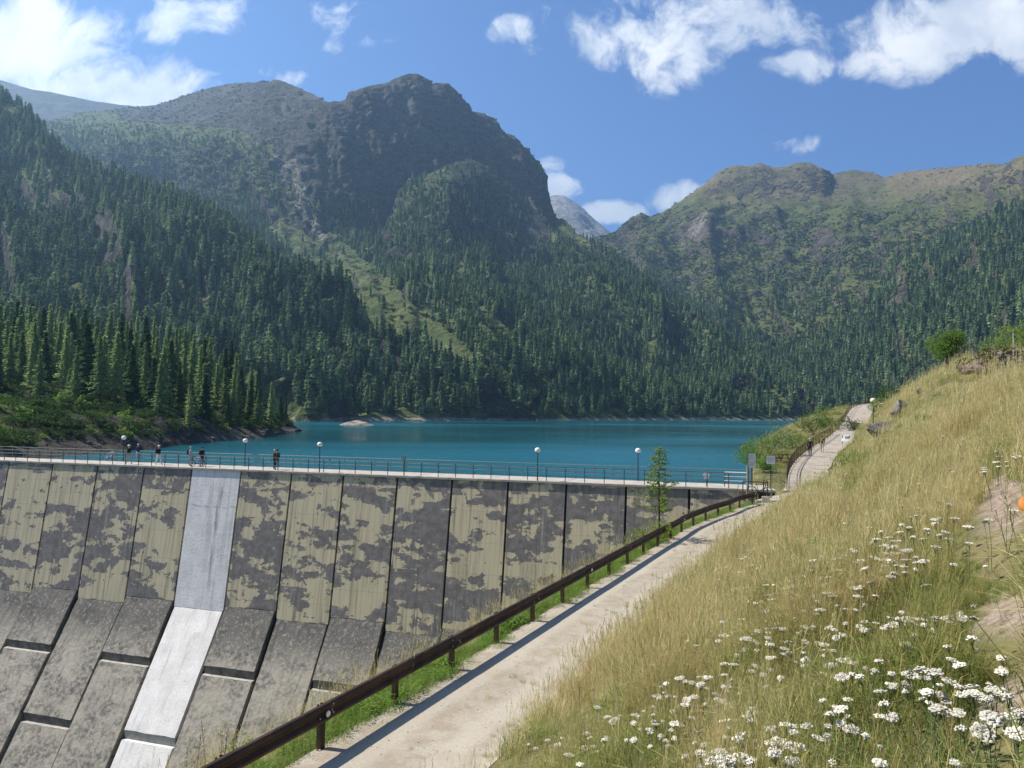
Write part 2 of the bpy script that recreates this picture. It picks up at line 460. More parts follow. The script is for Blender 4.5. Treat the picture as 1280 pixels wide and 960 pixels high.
mountain('mountain', [line_z([(-260, 40, 700), (200, 10, 640), (380, -6, 575), (440, -6, 548), (560, -6, 570), (640, -6, 620), (800, -6, 760), (900, -6, 850), (1000, -6, 935), (1060, -6, 950)]),
                      line_z([(-260, 60, 760), (200, 20, 700), (380, 3, 600), (440, 3, 570), (560, 4, 592), (640, 4, 645), (800, 4, 788), (900, 4, 880), (1000, 3, 960), (1060, 0, 962)]),
                      line_y([(-260, 300, 1500), (120, 300, 1450), (200, 290, 1500), (300, 320, 1300), (360, 345, 1180), (430, 370, 1050), (515, 385, 930), (600, 400, 900), (700, 420, 1000), (800, 450, 1020), (900, 480, 1010), (1000, 508, 985), (1060, 522, 964)]),
                      line_y([(-260, 250, 1800), (100, 240, 1750), (200, 238, 1750), (300, 268, 1600), (350, 282, 1500), (400, 300, 1440), (450, 292, 1500), (515, 275, 1600), (560, 280, 1650), (620, 310, 1620), (690, 345, 1520), (752, 362, 1380), (800, 390, 1260), (850, 425, 1190), (900, 450, 1130), (985, 503, 1000), (1060, 522, 965)]),
                      line_y([(-260, 190, 2000), (60, 182, 1950), (130, 186, 1900), (200, 184, 1880), (270, 188, 1800), (330, 196, 1720), (380, 195, 1640), (430, 190, 1640), (515, 175, 1740), (560, 182, 1800), (620, 220, 1830), (680, 282, 1760), (752, 328, 1560), (800, 358, 1420), (850, 396, 1320), (900, 428, 1230), (985, 495, 1030), (1060, 522, 966)]),
                      line_y(MAIN_SKY),
                      line_y([(x, y + 55, d + 500) for x, y, d in MAIN_SKY])],
         [6, 60, 60, 60, 60, 12], -260, 1060, 2.4, ROCK, 34, 26, 3, main_rock, 'forested mountain with a bare grey rock peak above the lake', 260.0, 34)

# --- rocky spur in front of the peak
SPUR = [(440, 348, 1300), (462, 322, 1350), (480, 296, 1390), (490, 268, 1430), (503, 250, 1480), (518, 228, 1530), (540, 216, 1570), (556, 210, 1620), (572, 204, 1680), (584, 199, 1720), (597, 202, 1760), (606, 208, 1780), (618, 217, 1800), (640, 236, 1820),
        (660, 254, 1810), (676, 270, 1780), (684, 284, 1730), (700, 298, 1640), (740, 326, 1510), (790, 358, 1395)]
def spur_rock(PX, PY, G, sl, nz):
    face = inpoly(PX, PY, [(560, 185), (600, 142), (660, 195), (690, 250), (690, 320), (640, 330), (600, 300), (570, 260)])
    return np.where(face, 0.66, 0.22) + sstep(0.33, 0.55, sl) * 0.5 + (nz - 0.5) * 0.6, np.zeros_like(PX)
mountain('mountain_spur', [line_y([(440, 392, 960), (520, 395, 940), (600, 405, 920), (700, 425, 1010), (790, 452, 1060)]),
                      line_y([(440, 372, 1120), (520, 330, 1220), (600, 330, 1300), (690, 352, 1360), (740, 372, 1280), (790, 395, 1230)]),
                      line_y([(440, 356, 1210), (480, 312, 1310), (520, 265, 1380), (560, 240, 1440), (600, 255, 1560), (650, 285, 1620), (690, 312, 1570), (740, 337, 1430), (790, 370, 1320)]),
                      line_y(SPUR), line_y([(x, y + 50, d + 260) for x, y, d in SPUR])],
         [50, 50, 50, 10], 440, 790, 2.0, ROCK, 34, 26, 21, spur_rock, 'rocky forested spur below the grey peak')

# --- forested ridge sloping down to the lake in front, on the lit side
RIDGE = [(-300, 10, 1150), (-120, 62, 1150), (-20, 106, 1130), (0, 114, 1120), (20, 126, 1110), (40, 146, 1100), (58, 176, 1080), (80, 196, 1070), (110, 205, 1060), (134, 211, 1050), (175, 216, 1020), (219, 230, 1000), (259, 250, 980), (297, 276, 950), (331, 302, 920), (359, 324, 900),
         (392, 350, 870), (431, 382, 830), (470, 416, 780), (520, 447, 720), (560, 465, 690), (610, 492, 660), (650, 512, 640), (670, 524, 630)]
RIDGE_G = [(x, y + (15 + 11 * float(sstep(260, 340, x))) * float(sstep(60, 200, x)) * float(sstep(640, 480, x)), d) for x, y, d in RIDGE]       # ground lies a tree height below the outline
def ridge_rock(PX, PY, G, sl, nz):
    return 0.05 + sstep(0.34, 0.55, sl) * 0.6 + (nz - 0.5) * 0.5, np.where(G[..., 2] < LAKE_Z + 2.4, 0.62, 0.0)
mountain('forest_ridge', [line_z([(-300, 30, 330), (0, 30, 340), (200, 4, 340), (300, -6, 340), (380, -6, 420), (440, -6, 528), (520, -6, 555), (600, -6, 592), (670, -6, 622)]),
                      line_y([(-300, 420, 480), (0, 440, 470), (200, 470, 450), (300, 500, 420), (380, 512, 470), (440, 516, 560), (520, 517, 585), (600, 519, 610), (670, 525, 626)]),
                      line_y([(-300, 300, 760), (0, 335, 740), (60, 345, 720), (134, 360, 700), (200, 375, 680), (297, 410, 640), (359, 432, 640), (431, 460, 660), (520, 487, 640), (600, 508, 630), (670, 525, 628)]),
                      line_y([(-300, 160, 950), (0, 230, 930), (60, 262, 900), (134, 285, 880), (219, 300, 850), (297, 340, 800), (359, 372, 780), (431, 415, 750), (520, 462, 690), (610, 498, 650), (670, 524.5, 629)]),
                      line_y(RIDGE_G), line_y([(x, y + 40, d + 220) for x, y, d in RIDGE_G])],
         [20, 50, 50, 50, 8], -300, 670, 2.4, ROCK, 52, 14, 41, ridge_rock, 'steep forested ridge running down to the lake', 260.0, 46)

# --- sunlit alpine mountain beyond the lake head
ALPS = [(700, 318, 2600), (745, 297, 2550), (770, 290, 2550), (790, 272, 2500), (803, 266, 2500), (815, 272, 2500), (835, 262, 2550), (850, 252, 2600), (868, 240, 2620), (885, 226, 2650), (902, 212, 2680), (920, 206, 2700), (935, 208, 2700), (950, 204, 2700), (968, 210, 2700), (985, 208, 2700),
        (1000, 203, 2700), (1012, 203, 2700), (1026, 210, 2700), (1040, 218, 2750), (1062, 212, 2850), (1085, 214, 2850), (1105, 222, 2750), (1130, 215, 2700), (1160, 212, 2650), (1200, 208, 2550), (1235, 204, 2450), (1256, 206, 2400), (1270, 197, 2300), (1290, 190, 2250), (1400, 150, 2100), (1600, 90, 1900)]
def alp_rock(PX, PY, G, sl, nz):
    top = sstep(330, 225, PY)
    r = -0.05 + 0.28 * top + sstep(0.24, 0.42, sl) * 0.80 + (nz - 0.5) * 0.7
    sc = np.where(inpoly(PX, PY, [(862, 280), (885, 258), (885, 275), (868, 300), (858, 296)]), 0.5, 0.0) + 0.32 * top * (nz > 0.5)
    return r, np.where(G[..., 2] < LAKE_Z + 2.5, 0.6, sc)
mountain('alpine_mountain', [line_z([(700, 10, 1500), (900, -6, 1100), (985, -6, 960), (1000, -6, 945), (1100, -6, 900), (1200, -6, 760), (1300, -6, 640), (1600, 0, 420)]),
                      line_z([(700, 14, 1530), (900, 3, 1120), (985, 3, 985), (1000, 3, 970), (1100, 4, 925), (1200, 4, 790), (1300, 4, 670), (1600, 12, 440)]),
                      line_y([(700, 440, 1700), (850, 440, 1600), (950, 440, 1450), (1000, 435, 1350), (1100, 425, 1200), (1180, 410, 1080), (1280, 385, 960), (1400, 350, 850), (1600, 300, 700)]),
                      line_y([(700, 370, 2100), (800, 355, 2050), (870, 360, 1950), (950, 375, 1850), (1000, 370, 1800), (1060, 355, 1750), (1120, 330, 1650), (1200, 315, 1500), (1280, 290, 1350), (1400, 250, 1200), (1600, 190, 1100)]),
                      line_y([(700, 335, 2350), (800, 310, 2300), (870, 305, 2250), (920, 300, 2200), (980, 296, 2150), (1040, 290, 2100), (1100, 290, 2020), (1160, 285, 1900), (1220, 262, 1800), (1280, 240, 1700), (1400, 200, 1600), (1600, 140, 1450)]),
                      line_y([(700, 325, 2500), (800, 284, 2420), (870, 262, 2420), (920, 252, 2420), (980, 252, 2420), (1040, 258, 2380), (1100, 262, 2300), (1160, 250, 2250), (1220, 232, 2150), (1280, 212, 2050), (1400, 170, 1900), (1600, 110, 1700)]),
                      line_y(ALPS), line_y([(x, y + 50, d + 500) for x, y, d in ALPS])],
         [6, 50, 50, 45, 40, 40, 10], 700, 1600, 2.6, ALP, 50, 24, 61, alp_rock, 'green and brown alpine mountain with rocky summits', 300.0, 48)

# --- far ridges
PEAK = [(640, 300, 4600), (660, 262, 4600), (680, 246, 4600), (695, 243, 4600), (706, 245, 4600), (720, 254, 4600), (738, 270, 4600), (755, 284, 4600), (790, 312, 4600), (830, 330, 4600)]
mountain('distant_peak', [line_y([(640, 345, 3400), (830, 345, 3400)]), line_y(PEAK), line_y([(x, y + 40, d + 700) for x, y, d in PEAK])], [70, 10], 640, 830, 1.8, GREYR, 50, 34, 81,
         lambda PX, PY, G, sl, nz: (0.8 + (nz - .5) * .4, 0.25 + 0 * PX), 'pale grey rock peak in the gap between two mountains', 420.0)
FARL = [(-300, 60, 3700), (-100, 84, 3700), (0, 100, 3700), (20, 106, 3700), (40, 112, 3650), (62, 115, 3650), (90, 121, 3600), (120, 127, 3600), (150, 131, 3600), (180, 134, 3600), (230, 150, 3600)]
mountain('distant_ridge', [line_y([(-300, 240, 2700), (230, 240, 2700)]), line_y(FARL), line_y([(x, y + 40, d + 700) for x, y, d in FARL])], [60, 10], -300, 230, 2.6, ROCK, 40, 22, 91,
         lambda PX, PY, G, sl, nz: (0.75 + (nz - .5) * .4, 0 * PX), 'bluish rock ridge behind the forested slopes', 420.0)

# --- wooded headland on the lake
HEAD_TOP = [(-260, 410, 300), (0, 432, 290), (100, 438, 285), (200, 455, 280), (260, 474, 275), (310, 496, 270), (350, 520, 275), (374, 536, 280), (384, 540, 290)]
def head_rock(PX, PY, G, sl, nz):
    low = sstep(9, 1, G[..., 2]); shore = sstep(0.6, -1.6, G[..., 2])
    return 0.12 + 0.34 * low + 0.4 * shore + sstep(0.3, 0.5, sl) * 0.35 + (nz - .5) * .9, 0.34 * shore
mountain('headland', [line_z([(-260, -4, 92), (-50, -4, 100), (60, -4, 112), (140, -5, 126), (200, -5, 140), (250, -5, 164), (330, -5, 196), (372, -5, 240), (388, -5, 290)]),
                      line_z([(-260, 0, 96), (-50, 0, 104), (60, -1.0, 118), (140, -1.6, 133), (200, -1.6, 148), (250, -1.6, 172), (330, -1.6, 206), (372, -1.6, 256), (388, -3.4, 292)]),
                      line_y([(-260, 505, 125), (0, 510, 128), (60, 512, 138), (110, 516, 146), (200, 526, 162), (260, 530, 186), (330, 533, 216), (368, 536, 262), (386, 543, 292)]),
                      line_y([(-260, 470, 190), (0, 480, 190), (100, 488, 195), (200, 500, 205), (260, 510, 220), (310, 520, 240), (350, 530, 262), (372, 536, 275), (385, 543, 293)]),
                      line_y(HEAD_TOP), line_z([(-260, 15, 370), (0, 15, 360), (200, 2, 350), (300, -6, 345), (384, -6, 310)])],
         [8, 24, 40, 50, 16], -260, 386, 2.0, BANKM, 3.2, 2.0, 71, head_rock, 'low wooded headland with a rocky shore', 45.0)

# --- lake
def build_lake():
    m, g = new_mat('lake_water')
    p = g.pos()
    n1 = g.noise(g.scalev(p, (0.55, 1.0, 1)), 1.1, 4, 0.6); n2 = g.noise(g.scalev(p, (0.03, 0.07, 1)), 1.0, 4, 0.6)
    wind = g.noise(g.scalev(p, (0.006, 0.012, 1)), 1.0, 3, 0.5)
    h = g.math('ADD', g.math('MULTIPLY', n1, 0.35), g.math('MULTIPLY', n2, 1.2))
    col = g.mix(g.smooth(wind, 0.35, 0.65), (0.002, 0.068, 0.085), (0.006, 0.100, 0.142))
    b = principled(g, col, g.smooth(wind, 0.3, 0.7, 0.05, 0.28), g.bump(h, 0.55, 0.9), 0.5)
    b.inputs['IOR'].default_value = 1.33
    # near edge runs along the upstream side of the dam
    a = onz(np.array(0.0), np.array(575.0), 0.0); b = onz(np.array(900.0), np.array(609.8), 0.0); e = (b - a) / np.linalg.norm(b - a)
    back = np.array([-e[1], e[0], 0.0]) * 3.6
    q0 = a - e * 90 + back; q1 = b + e * 60 + back
    V = [(q0[0], q0[1], LAKE_Z), (q1[0], q1[1], LAKE_Z), (900, 30, LAKE_Z), (900, 1600, LAKE_Z), (-620, 1600, LAKE_Z), (-620, q0[1], LAKE_Z)]
    bm = bmesh.new(); bm.faces.new([bm.verts.new(tuple(map(float, v))) for v in V])
    o = bm_obj('lake', bm, m); tag(o, 'turquoise mountain lake behind the dam', None, None, 'structure')
build_lake()

def build_islet():
    rng = np.random.default_rng(5)
    c = onz(np.array(447.0), np.array(531.5), LAKE_Z)
    m = mat_mottled('islet_rock', (0.30, 0.255, 0.20), (0.16, 0.14, 0.115), 0.6, 0.9, 0.6)
    n, k = 44, 9; V = []; 
    for j in range(k):
        f = j / (k - 1)
        for i in range(n):
            a = 2 * math.pi * i / n
            r = (1 - f) ** 0.7
            w = 0.78 + 0.44 * float(fbm(np.array(math.cos(a) * 2 + 5 + f), np.array(math.sin(a) * 2 + 5), 4, 3))
            V.append((9.2 * r * w * math.cos(a), 7.5 * r * w * math.sin(a), -0.8 + 2.9 * f ** 0.75 * (0.55 + 0.9 * float(vnoise(np.array(math.cos(a) * 2.5 * r + 3.0), np.array(math.sin(a) * 2.5 * r + 7.0), 4)))))
    F = [[j * n + i, j * n + (i + 1) % n, (j + 1) * n + (i + 1) % n, (j + 1) * n + i] for j in range(k - 1) for i in range(n)]
    o = link('islet', mesh_np('islet', V, F, m, False), None, tuple(c))
    tag(o, 'small bare brown rock islet standing in the lake', 'islet', None, 'structure')
build_islet()

# ------------------------------------------------------------------ scatter (stuff only)
def scatter(name, pts, rot, scl, idx, protos, label, kind='stuff'):
    coll = bpy.data.collections.new(name + '_kinds')
    for p in protos: coll.objects.link(p)
    me = bpy.data.meshes.new(name); n = len(pts)
    me.vertices.add(n); me.vertices.foreach_set('co', np.asarray(pts, np.float32).ravel())
    for nm, typ, arr in (('rot', 'FLOAT_VECTOR', rot), ('scl', 'FLOAT_VECTOR', scl)):
        a = me.attributes.new(nm, typ, 'POINT'); a.data.foreach_set('vector', np.asarray(arr, np.float32).ravel())
    a = me.attributes.new('idx', 'INT', 'POINT'); a.data.foreach_set('value', np.asarray(idx, np.int32))
    o = link(name, me); tag(o, label, None, None, kind)
    ng = bpy.data.node_groups.new(name, 'GeometryNodeTree')
    ng.interface.new_socket('Geometry', in_out='INPUT', socket_type='NodeSocketGeometry')
    ng.interface.new_socket('Geometry', in_out='OUTPUT', socket_type='NodeSocketGeometry')
    N = ng.nodes; L = ng.links
    gi = N.new('NodeGroupInput'); go = N.new('NodeGroupOutput'); ip = N.new('GeometryNodeInstanceOnPoints'); ci = N.new('GeometryNodeCollectionInfo')
    ci.inputs['Collection'].default_value = coll; ci.inputs['Separate Children'].default_value = True; ci.inputs['Reset Children'].default_value = True
    def na(nm, dt):
        x = N.new('GeometryNodeInputNamedAttribute'); x.data_type = dt; x.inputs['Name'].default_value = nm
        return x.outputs[0]
    L.new(gi.outputs[0], ip.inputs['Points']); L.new(ci.outputs[0], ip.inputs['Instance'])
    ip.inputs['Pick Instance'].default_value = True
    L.new(na('idx', 'INT'), ip.inputs['Instance Index']); L.new(na('rot', 'FLOAT_VECTOR'), ip.inputs['Rotation']); L.new(na('scl', 'FLOAT_VECTOR'), ip.inputs['Scale'])
    L.new(ip.outputs[0], go.inputs[0])
    o.modifiers.new('scatter', 'NODES').node_group = ng
    return o

def mat_foliage(name, c1, c2, transl=0.3, var=0.35, tipname=None, rough=0.7):
    """leaf colour that differs from plant to plant and from clump to clump"""
    m, g = new_mat(name)
    r = g.rnd()
    n = g.noise(g.coord('Object'), 1.3, 3, 0.6)
    f = g.math('ADD', g.math('MULTIPLY', r, 0.65), g.math('MULTIPLY', n, 0.35))
    col = g.mix(g.smooth(f, 0.15, 0.85), c1, c2)
    vv = g.math('MULTIPLY_ADD', g.math('FRACT', g.math('MULTIPLY', r, 7.31)), var, 1 - var / 2)
    col = g.mix(1.0, col, g.node('ShaderNodeCombineColor', inp={0: vv, 1: vv, 2: vv}).outputs[0], 'MULTIPLY')
    d = g.node('ShaderNodeBsdfDiffuse', inp={'Color': col}); t = g.node('ShaderNodeBsdfTranslucent', inp={'Color': col})
    mx = g.node('ShaderNodeMixShader', inp={0: transl, 1: d.outputs[0], 2: t.outputs[0]})
    g.l.new(mx.outputs[0], g.out.inputs['Surface'])
    return m

BARK = mat_mottled('bark', (0.10, 0.075, 0.055), (0.055, 0.042, 0.034), 4.0, 0.95, 0.4, 0.1, 0, 'obj')
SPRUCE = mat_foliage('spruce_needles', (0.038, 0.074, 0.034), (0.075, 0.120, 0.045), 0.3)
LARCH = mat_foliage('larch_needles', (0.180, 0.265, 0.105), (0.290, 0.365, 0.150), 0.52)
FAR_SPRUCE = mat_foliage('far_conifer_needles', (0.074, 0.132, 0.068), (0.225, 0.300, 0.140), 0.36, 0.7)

def conifer_mesh(name, H, W, tiers, nb, per, seed, clump, mat, bare=0.1, power=0.8, droop=0.25, ragged=0.35, core=None, core_r=.8):
    """crown of drooping branch sprays: small leaf-like faces along every branch"""
    rng = np.random.default_rng(seed); V = []; F = []; T3 = []
    def quad(c, u, v):
        i = len(V); V.extend([c - u, c + v * .6, c + u, c - v * .6]); F.append([i, i + 1, i + 2, i + 3])
    z0 = bare * H
    for t in range(tiers):
        f = (t + rng.random() * .7) / tiers
        z = z0 + (H - z0) * f * 0.985
        R = W * (1 - f) ** power * (1 - ragged * rng.random()) + 0.10
        if f < 0.12: R *= 0.65 + 0.35 * f / 0.12
        n = max(3, int(nb * (1 - 0.55 * f)))
        a0 = rng.random() * 6.28
        for b in range(n):
            a = a0 + 2 * math.pi * b / n + rng.normal(0, .28); Rb = R * rng.uniform(.7, 1.12)
            d = np.array([math.cos(a), math.sin(a), 0.0]); s = np.array([-math.sin(a), math.cos(a), 0.0])
            for k in range(per):
                q = (k + rng.uniform(.35, .9)) / per
                c = d * Rb * q + np.array([0, 0, z - droop * Rb * q + 0.10 * Rb * q * q]) + rng.normal(0, .05 * clump, 3)
                w = clump * rng.uniform(.7, 1.25) * (1.15 - .45 * q)
                u = (s * rng.uniform(.6, 1) + d * rng.normal(0, .35) + np.array([0, 0, rng.normal(0, .30)])) * w
                v = (d + np.array([0, 0, -droop + rng.normal(0, .35)])) * w * rng.uniform(.8, 1.3)
                quad(c, u, v)
                if rng.random() < .55:
                    quad(c + rng.normal(0, .2, 3) * w, d * w * .8 + s * rng.normal(0, .3) * w, np.array([0, 0, 1.0]) * w * .6 + s * w * .3)
    if core:
        nt, sg = core
        for t in range(nt):
            f = t / nt; zt = z0 + (H - z0) * min(1.0, f + 1.5 / nt); zb = z0 + (H - z0) * f * .97; R = (W * (1 - f) ** power * core_r + .05) * rng.uniform(.85, 1.08)
            if t == 0: R *= .8
            i = len(V); V.append(np.array([0, 0, zt])); a0 = rng.random()
            rj = rng.uniform(.62, 1.1, sg); zj = rng.normal(0, .03 * H / nt * 3, sg)
            for k in range(sg):
                a = a0 + 2 * math.pi * k / sg; V.append(np.array([math.cos(a) * R * rj[k], math.sin(a) * R * rj[k], zb + zj[k] - droop * R * .25]))
            for k in range(sg): T3.append([i, i + 1 + k, i + 1 + (k + 1) % sg])
    top = np.array([0, 0, H * 1.0])
    for k in range(5):
        a = rng.random() * 6.28; u = np.array([math.cos(a), math.sin(a), 0]) * clump * .3
        quad(top - np.array([0, 0, clump * (.2 + k * .5)]), u * (1 + k * .5), np.array([0, 0, 1.]) * clump * .9)
    F = [q[:3] for q in F] + [[q[0], q[2], q[3]] for q in F] + T3
    return mesh_np(name, V, F, mat, False)

def trunk_mesh(name, H, r, mat, seed, n=7):
    rng = np.random.default_rng(seed); bm = bmesh.new()
    pts = [(rng.normal(0, .02) * i, rng.normal(0, .02) * i, -0.6 + (H * .96 + .6) * i / 5) for i in range(6)]
    tube(bm, pts, [r * 1.25, r, r * .8, r * .58, r * .34, r * .08], n)
    for k in range(7):                                     # dead lower limbs
        z = H * (.06 + .05 * k); a = k * 2.4
        tube(bm, [(0, 0, z), (math.cos(a) * 1.0, math.sin(a) * 1.0, z - .15), (math.cos(a) * 1.8, math.sin(a) * 1.8, z - .1)], [.05, .035, .012], 4)
    me = bpy.data.meshes.new(name); bm.to_mesh(me); bm.free(); me.materials.append(mat)
    return me

far_protos = []
for i in range(6):
    W = (2.7, 3.1, 3.6, 2.9, 3.3, 4.2)[i]
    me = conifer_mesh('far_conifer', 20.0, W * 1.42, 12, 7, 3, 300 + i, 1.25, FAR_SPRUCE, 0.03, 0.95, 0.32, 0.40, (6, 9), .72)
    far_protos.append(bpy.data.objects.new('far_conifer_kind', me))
def bush_mesh(name, seed, mat, r=1.0, n=260, clump=.16, flat=.8):
    rng = np.random.default_rng(seed); V = []; F = []
    lobes = [(rng.normal(0, .45, 3) * r * np.array([1, 1, .6]) + np.array([0, 0, .55 * r]), rng.uniform(.35, .6) * r) for _ in range(7)]
    for _ in range(n):
        c0, lr = lobes[rng.integers(len(lobes))]
        d = rng.normal(0, 1, 3); d /= np.linalg.norm(d)
        c = c0 + d * lr * rng.uniform(.55, 1.08) ** .6; c[2] = max(c[2] * flat, .02)
        u = rng.normal(0, 1, 3); u /= np.linalg.norm(u); v = np.cross(u, rng.normal(0, 1, 3)); v /= np.linalg.norm(v) + 1e-9
        w = clump * r * rng.uniform(.6, 1.3); i = len(V)
        V.extend([c - u * w, c + v * w * .5, c + u * w, c - v * w * .5]); F.append([i, i + 1, i + 2, i + 3])
    return mesh_np(name, V, F, mat, False)
DWARF = mat_foliage('dwarf_shrub_leaves', (0.045, 0.078, 0.024), (0.095, 0.135, 0.04), 0.3, 0.4)
for i in range(3):                                        # rounder stone pines among the spruces
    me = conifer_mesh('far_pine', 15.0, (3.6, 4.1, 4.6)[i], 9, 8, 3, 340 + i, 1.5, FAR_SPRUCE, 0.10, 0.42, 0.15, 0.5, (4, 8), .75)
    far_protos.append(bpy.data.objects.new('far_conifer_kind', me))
dwarf_protos = [bpy.data.objects.new('dwarf_shrub_kind', bush_mesh('dwarf_shrub', 40 + i, DWARF, 1.0, 70, .3)) for i in range(3)]

def near_quads(name, rng, count, maskfun, boost_near=True):
    """random points on a mountain grid, uniform in area, thinned by a density mask"""
    L = LAYERS[name]; G = L['G']
    e1 = G[:-1, 1:] - G[:-1, :-1]; e2 = G[1:, :-1] - G[:-1, :-1]
    A = np.linalg.norm(np.cross(e1, e2), axis=-1)
    PX, PY = L['PX'][:-1, :-1], L['PY'][:-1, :-1]
    A = A * ((PX > -60) & (PX < 1340) & (PY > 0))
    A[-9:, :] *= 0.5
    p = (A / A.sum()).ravel()
    k = rng.choice(len(p), count, p=p); r, c = np.unravel_index(k, A.shape)
    u, v = rng.random(count), rng.random(count)
    P = G[r, c] + e1[r, c] * u[:, None] + e2[r, c] * v[:, None]
    px, py = project(P)
    keep = rng.random(count) < maskfun(px, py, P, L['n'][r, c], L['rock'][r, c])
    return P[keep]

def build_forest():
    rng = np.random.default_rng(11)
    def clumpy(P, s=70.0, seed=5, lo=.38, hi=.55):
        return sstep(lo, hi, fbm(P[:, 0] / s, P[:, 1] / s, 4, seed))
    meadow = [(330, 285), (352, 276), (390, 268), (425, 300), (478, 345), (528, 392), (568, 420), (618, 466), (590, 478), (540, 455), (495, 435), (445, 400), (395, 352)]
    strip = [(545, 430), (575, 440), (612, 468), (640, 492), (615, 480), (570, 462)]
    glade = [(598, 390), (625, 388), (650, 410), (640, 432), (612, 436), (600, 420)]
    rockface = [(385, 120), (405, 128), (440, 110), (515, 88), (560, 108), (600, 135), (655, 184), (692, 240), (702, 345), (665, 310), (640, 270), (612, 225), (575, 215), (545, 225), (515, 260), (500, 300), (470, 300), (448, 262), (415, 245), (392, 262), (350, 225), (335, 190), (350, 165)]
    hollow = [(150, 205), (200, 190), (330, 200), (350, 230), (392, 268), (350, 282), (300, 262), (250, 240), (200, 222)]
    def main(px, py, P, n, rk):
        d = 0.85 * np.ones_like(px)
        tl = np.interp(px, [0, 140, 260, 330, 380, 420, 515, 600, 690, 800, 1000], [150, 158, 165, 175, 190, 240, 250, 215, 300, 300, 300])
        d *= sstep(-8, 30, py - tl)
        d[inpoly(px, py, rockface)] *= 0.05
        d[inpoly(px, py, hollow)] *= 0.5
        d[inpoly(px, py, meadow)] *= 0.03
        d[inpoly(px, py, strip)] *= 0.05
        d[inpoly(px, py, glade)] *= 0.06
        lo_ = np.where(px < 340, .62, .34); d *= lo_ + (1 - lo_) * clumpy(P, 70.0, 5, .33, .5)
        d *= np.where(P[:, 2] < LAKE_Z + 4.0, 0.0, 1.0)
        return d * sstep(0.40, 0.60, n[:, 2])
    def spur(px, py, P, n, rk):
        d = 0.85 * (0.15 + 0.85 * clumpy(P, 55, 8, .42, .58)) * sstep(175, 260, py + 0.0 * px)
        d[inpoly(px, py, glade)] *= 0.06; d[inpoly(px, py, meadow)] *= 0.04
        d[inpoly(px, py, [(590, 150), (690, 240), (690, 300), (640, 320), (610, 270)])] *= 0.25
        return d * sstep(0.42, 0.62, n[:, 2])
    def ridge(px, py, P, n, rk):
        d = 0.95 * (0.22 + 0.78 * clumpy(P, 60, 6, .38, .54))
        d[inpoly(px, py, strip)] *= 0.05
        d *= np.where(P[:, 2] < LAKE_Z + 4.5, 0.0, 1.0)
        return d * sstep(0.36, 0.52, n[:, 2])
    def alp(px, py, P, n, rk):
        tl = np.interp(px, [700, 850, 930, 980, 1040, 1080, 1120, 1180, 1230, 1280, 1340], [335, 362, 415, 430, 412, 388, 345, 306, 284, 258, 240])
        d = 0.95 * sstep(-22, 26, py - tl + 26 * (fbm(P[:, 0] / 120, P[:, 1] / 120, 4, 9) - .5))
        d *= 0.45 + 0.55 * clumpy(P, 80, 12, .34, .5)
        iso = 0.10 * sstep(300, 330, py) * clumpy(P, 60, 14, .5, .6)
        d = np.maximum(d, iso)
        d *= np.where(P[:, 2] < LAKE_Z + 4.0, 0.0, 1.0)
        return d * sstep(0.40, 0.58, n[:, 2])
    sets = []
    for nm, cnt, f, hs in (('mountain', 84000, main, (13, 22)), ('mountain_spur', 15000, spur, (11, 19)), ('forest_ridge', 16500, ridge, (14, 25)), ('alpine_mountain', 60000, alp, (15, 25))):
        P = near_quads(nm, rng, cnt, f)
        sets.append((P, rng.uniform(hs[0], hs[1], len(P)) * np.where(rng.random(len(P)) < .3, rng.uniform(.4, .8, len(P)), 1.0) * (.8 + .4 * fbm(P[:, 0] / 45, P[:, 1] / 45, 3, 88))))
    P = np.vstack([s[0] for s in sets]); h = np.concatenate([s[1] for s in sets])
    # thinner, shorter trees high up
    high = sstep(330, 650, P[:, 2]); h = h * (1 - .35 * high)
    n = len(P)
    rot = np.stack([rng.normal(0, .03, n), rng.normal(0, .03, n), rng.uniform(0, 6.28, n)], 1)
    s = h / 20.0; w = s * rng.uniform(.9, 1.3, n)
    P[:, 2] -= 0.4
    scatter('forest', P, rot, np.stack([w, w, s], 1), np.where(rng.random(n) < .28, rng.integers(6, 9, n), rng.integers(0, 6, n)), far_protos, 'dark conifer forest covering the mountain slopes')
    print('FOREST', n)
    # dwarf shrubs: alpine belt, meadow and between the trees
    def shr(px, py, P, n, rk):
        d = (0.2 + .8 * sstep(.44, .6, fbm(P[:, 0] / 50, P[:, 1] / 50, 4, 31))) * sstep(0.4, .6, n[:, 2])
        return d * np.where(P[:, 2] < LAKE_Z + 3.5, 0.0, 1.0)
    def shr_alp(px, py, P, n, rk):
        belt = sstep(255, 290, py) 
        return shr(px, py, P, n, rk) * (0.05 + 0.95 * belt)
    def shr_main(px, py, P, n, rk):
        d = shr(px, py, P, n, rk); d[inpoly(px, py, rockface)] *= .15; return d
    Q = np.vstack([near_quads('alpine_mountain', rng, 70000, shr_alp), near_quads('mountain', rng, 16000, shr_main), near_quads('mountain_spur', rng, 4000, shr_main)])
    n = len(Q); s = rng.uniform(1.2, 4.2, n)
    scatter('mountain_shrubs', Q, np.stack([0 * s, 0 * s, rng.uniform(0, 6.28, n)], 1), np.stack([s * 1.25, s * 1.25, s * rng.uniform(.6, 1, n)], 1), rng.integers(0, 3, n), dwarf_protos, 'low dark shrubs scattered over the mountain meadows')
build_forest()
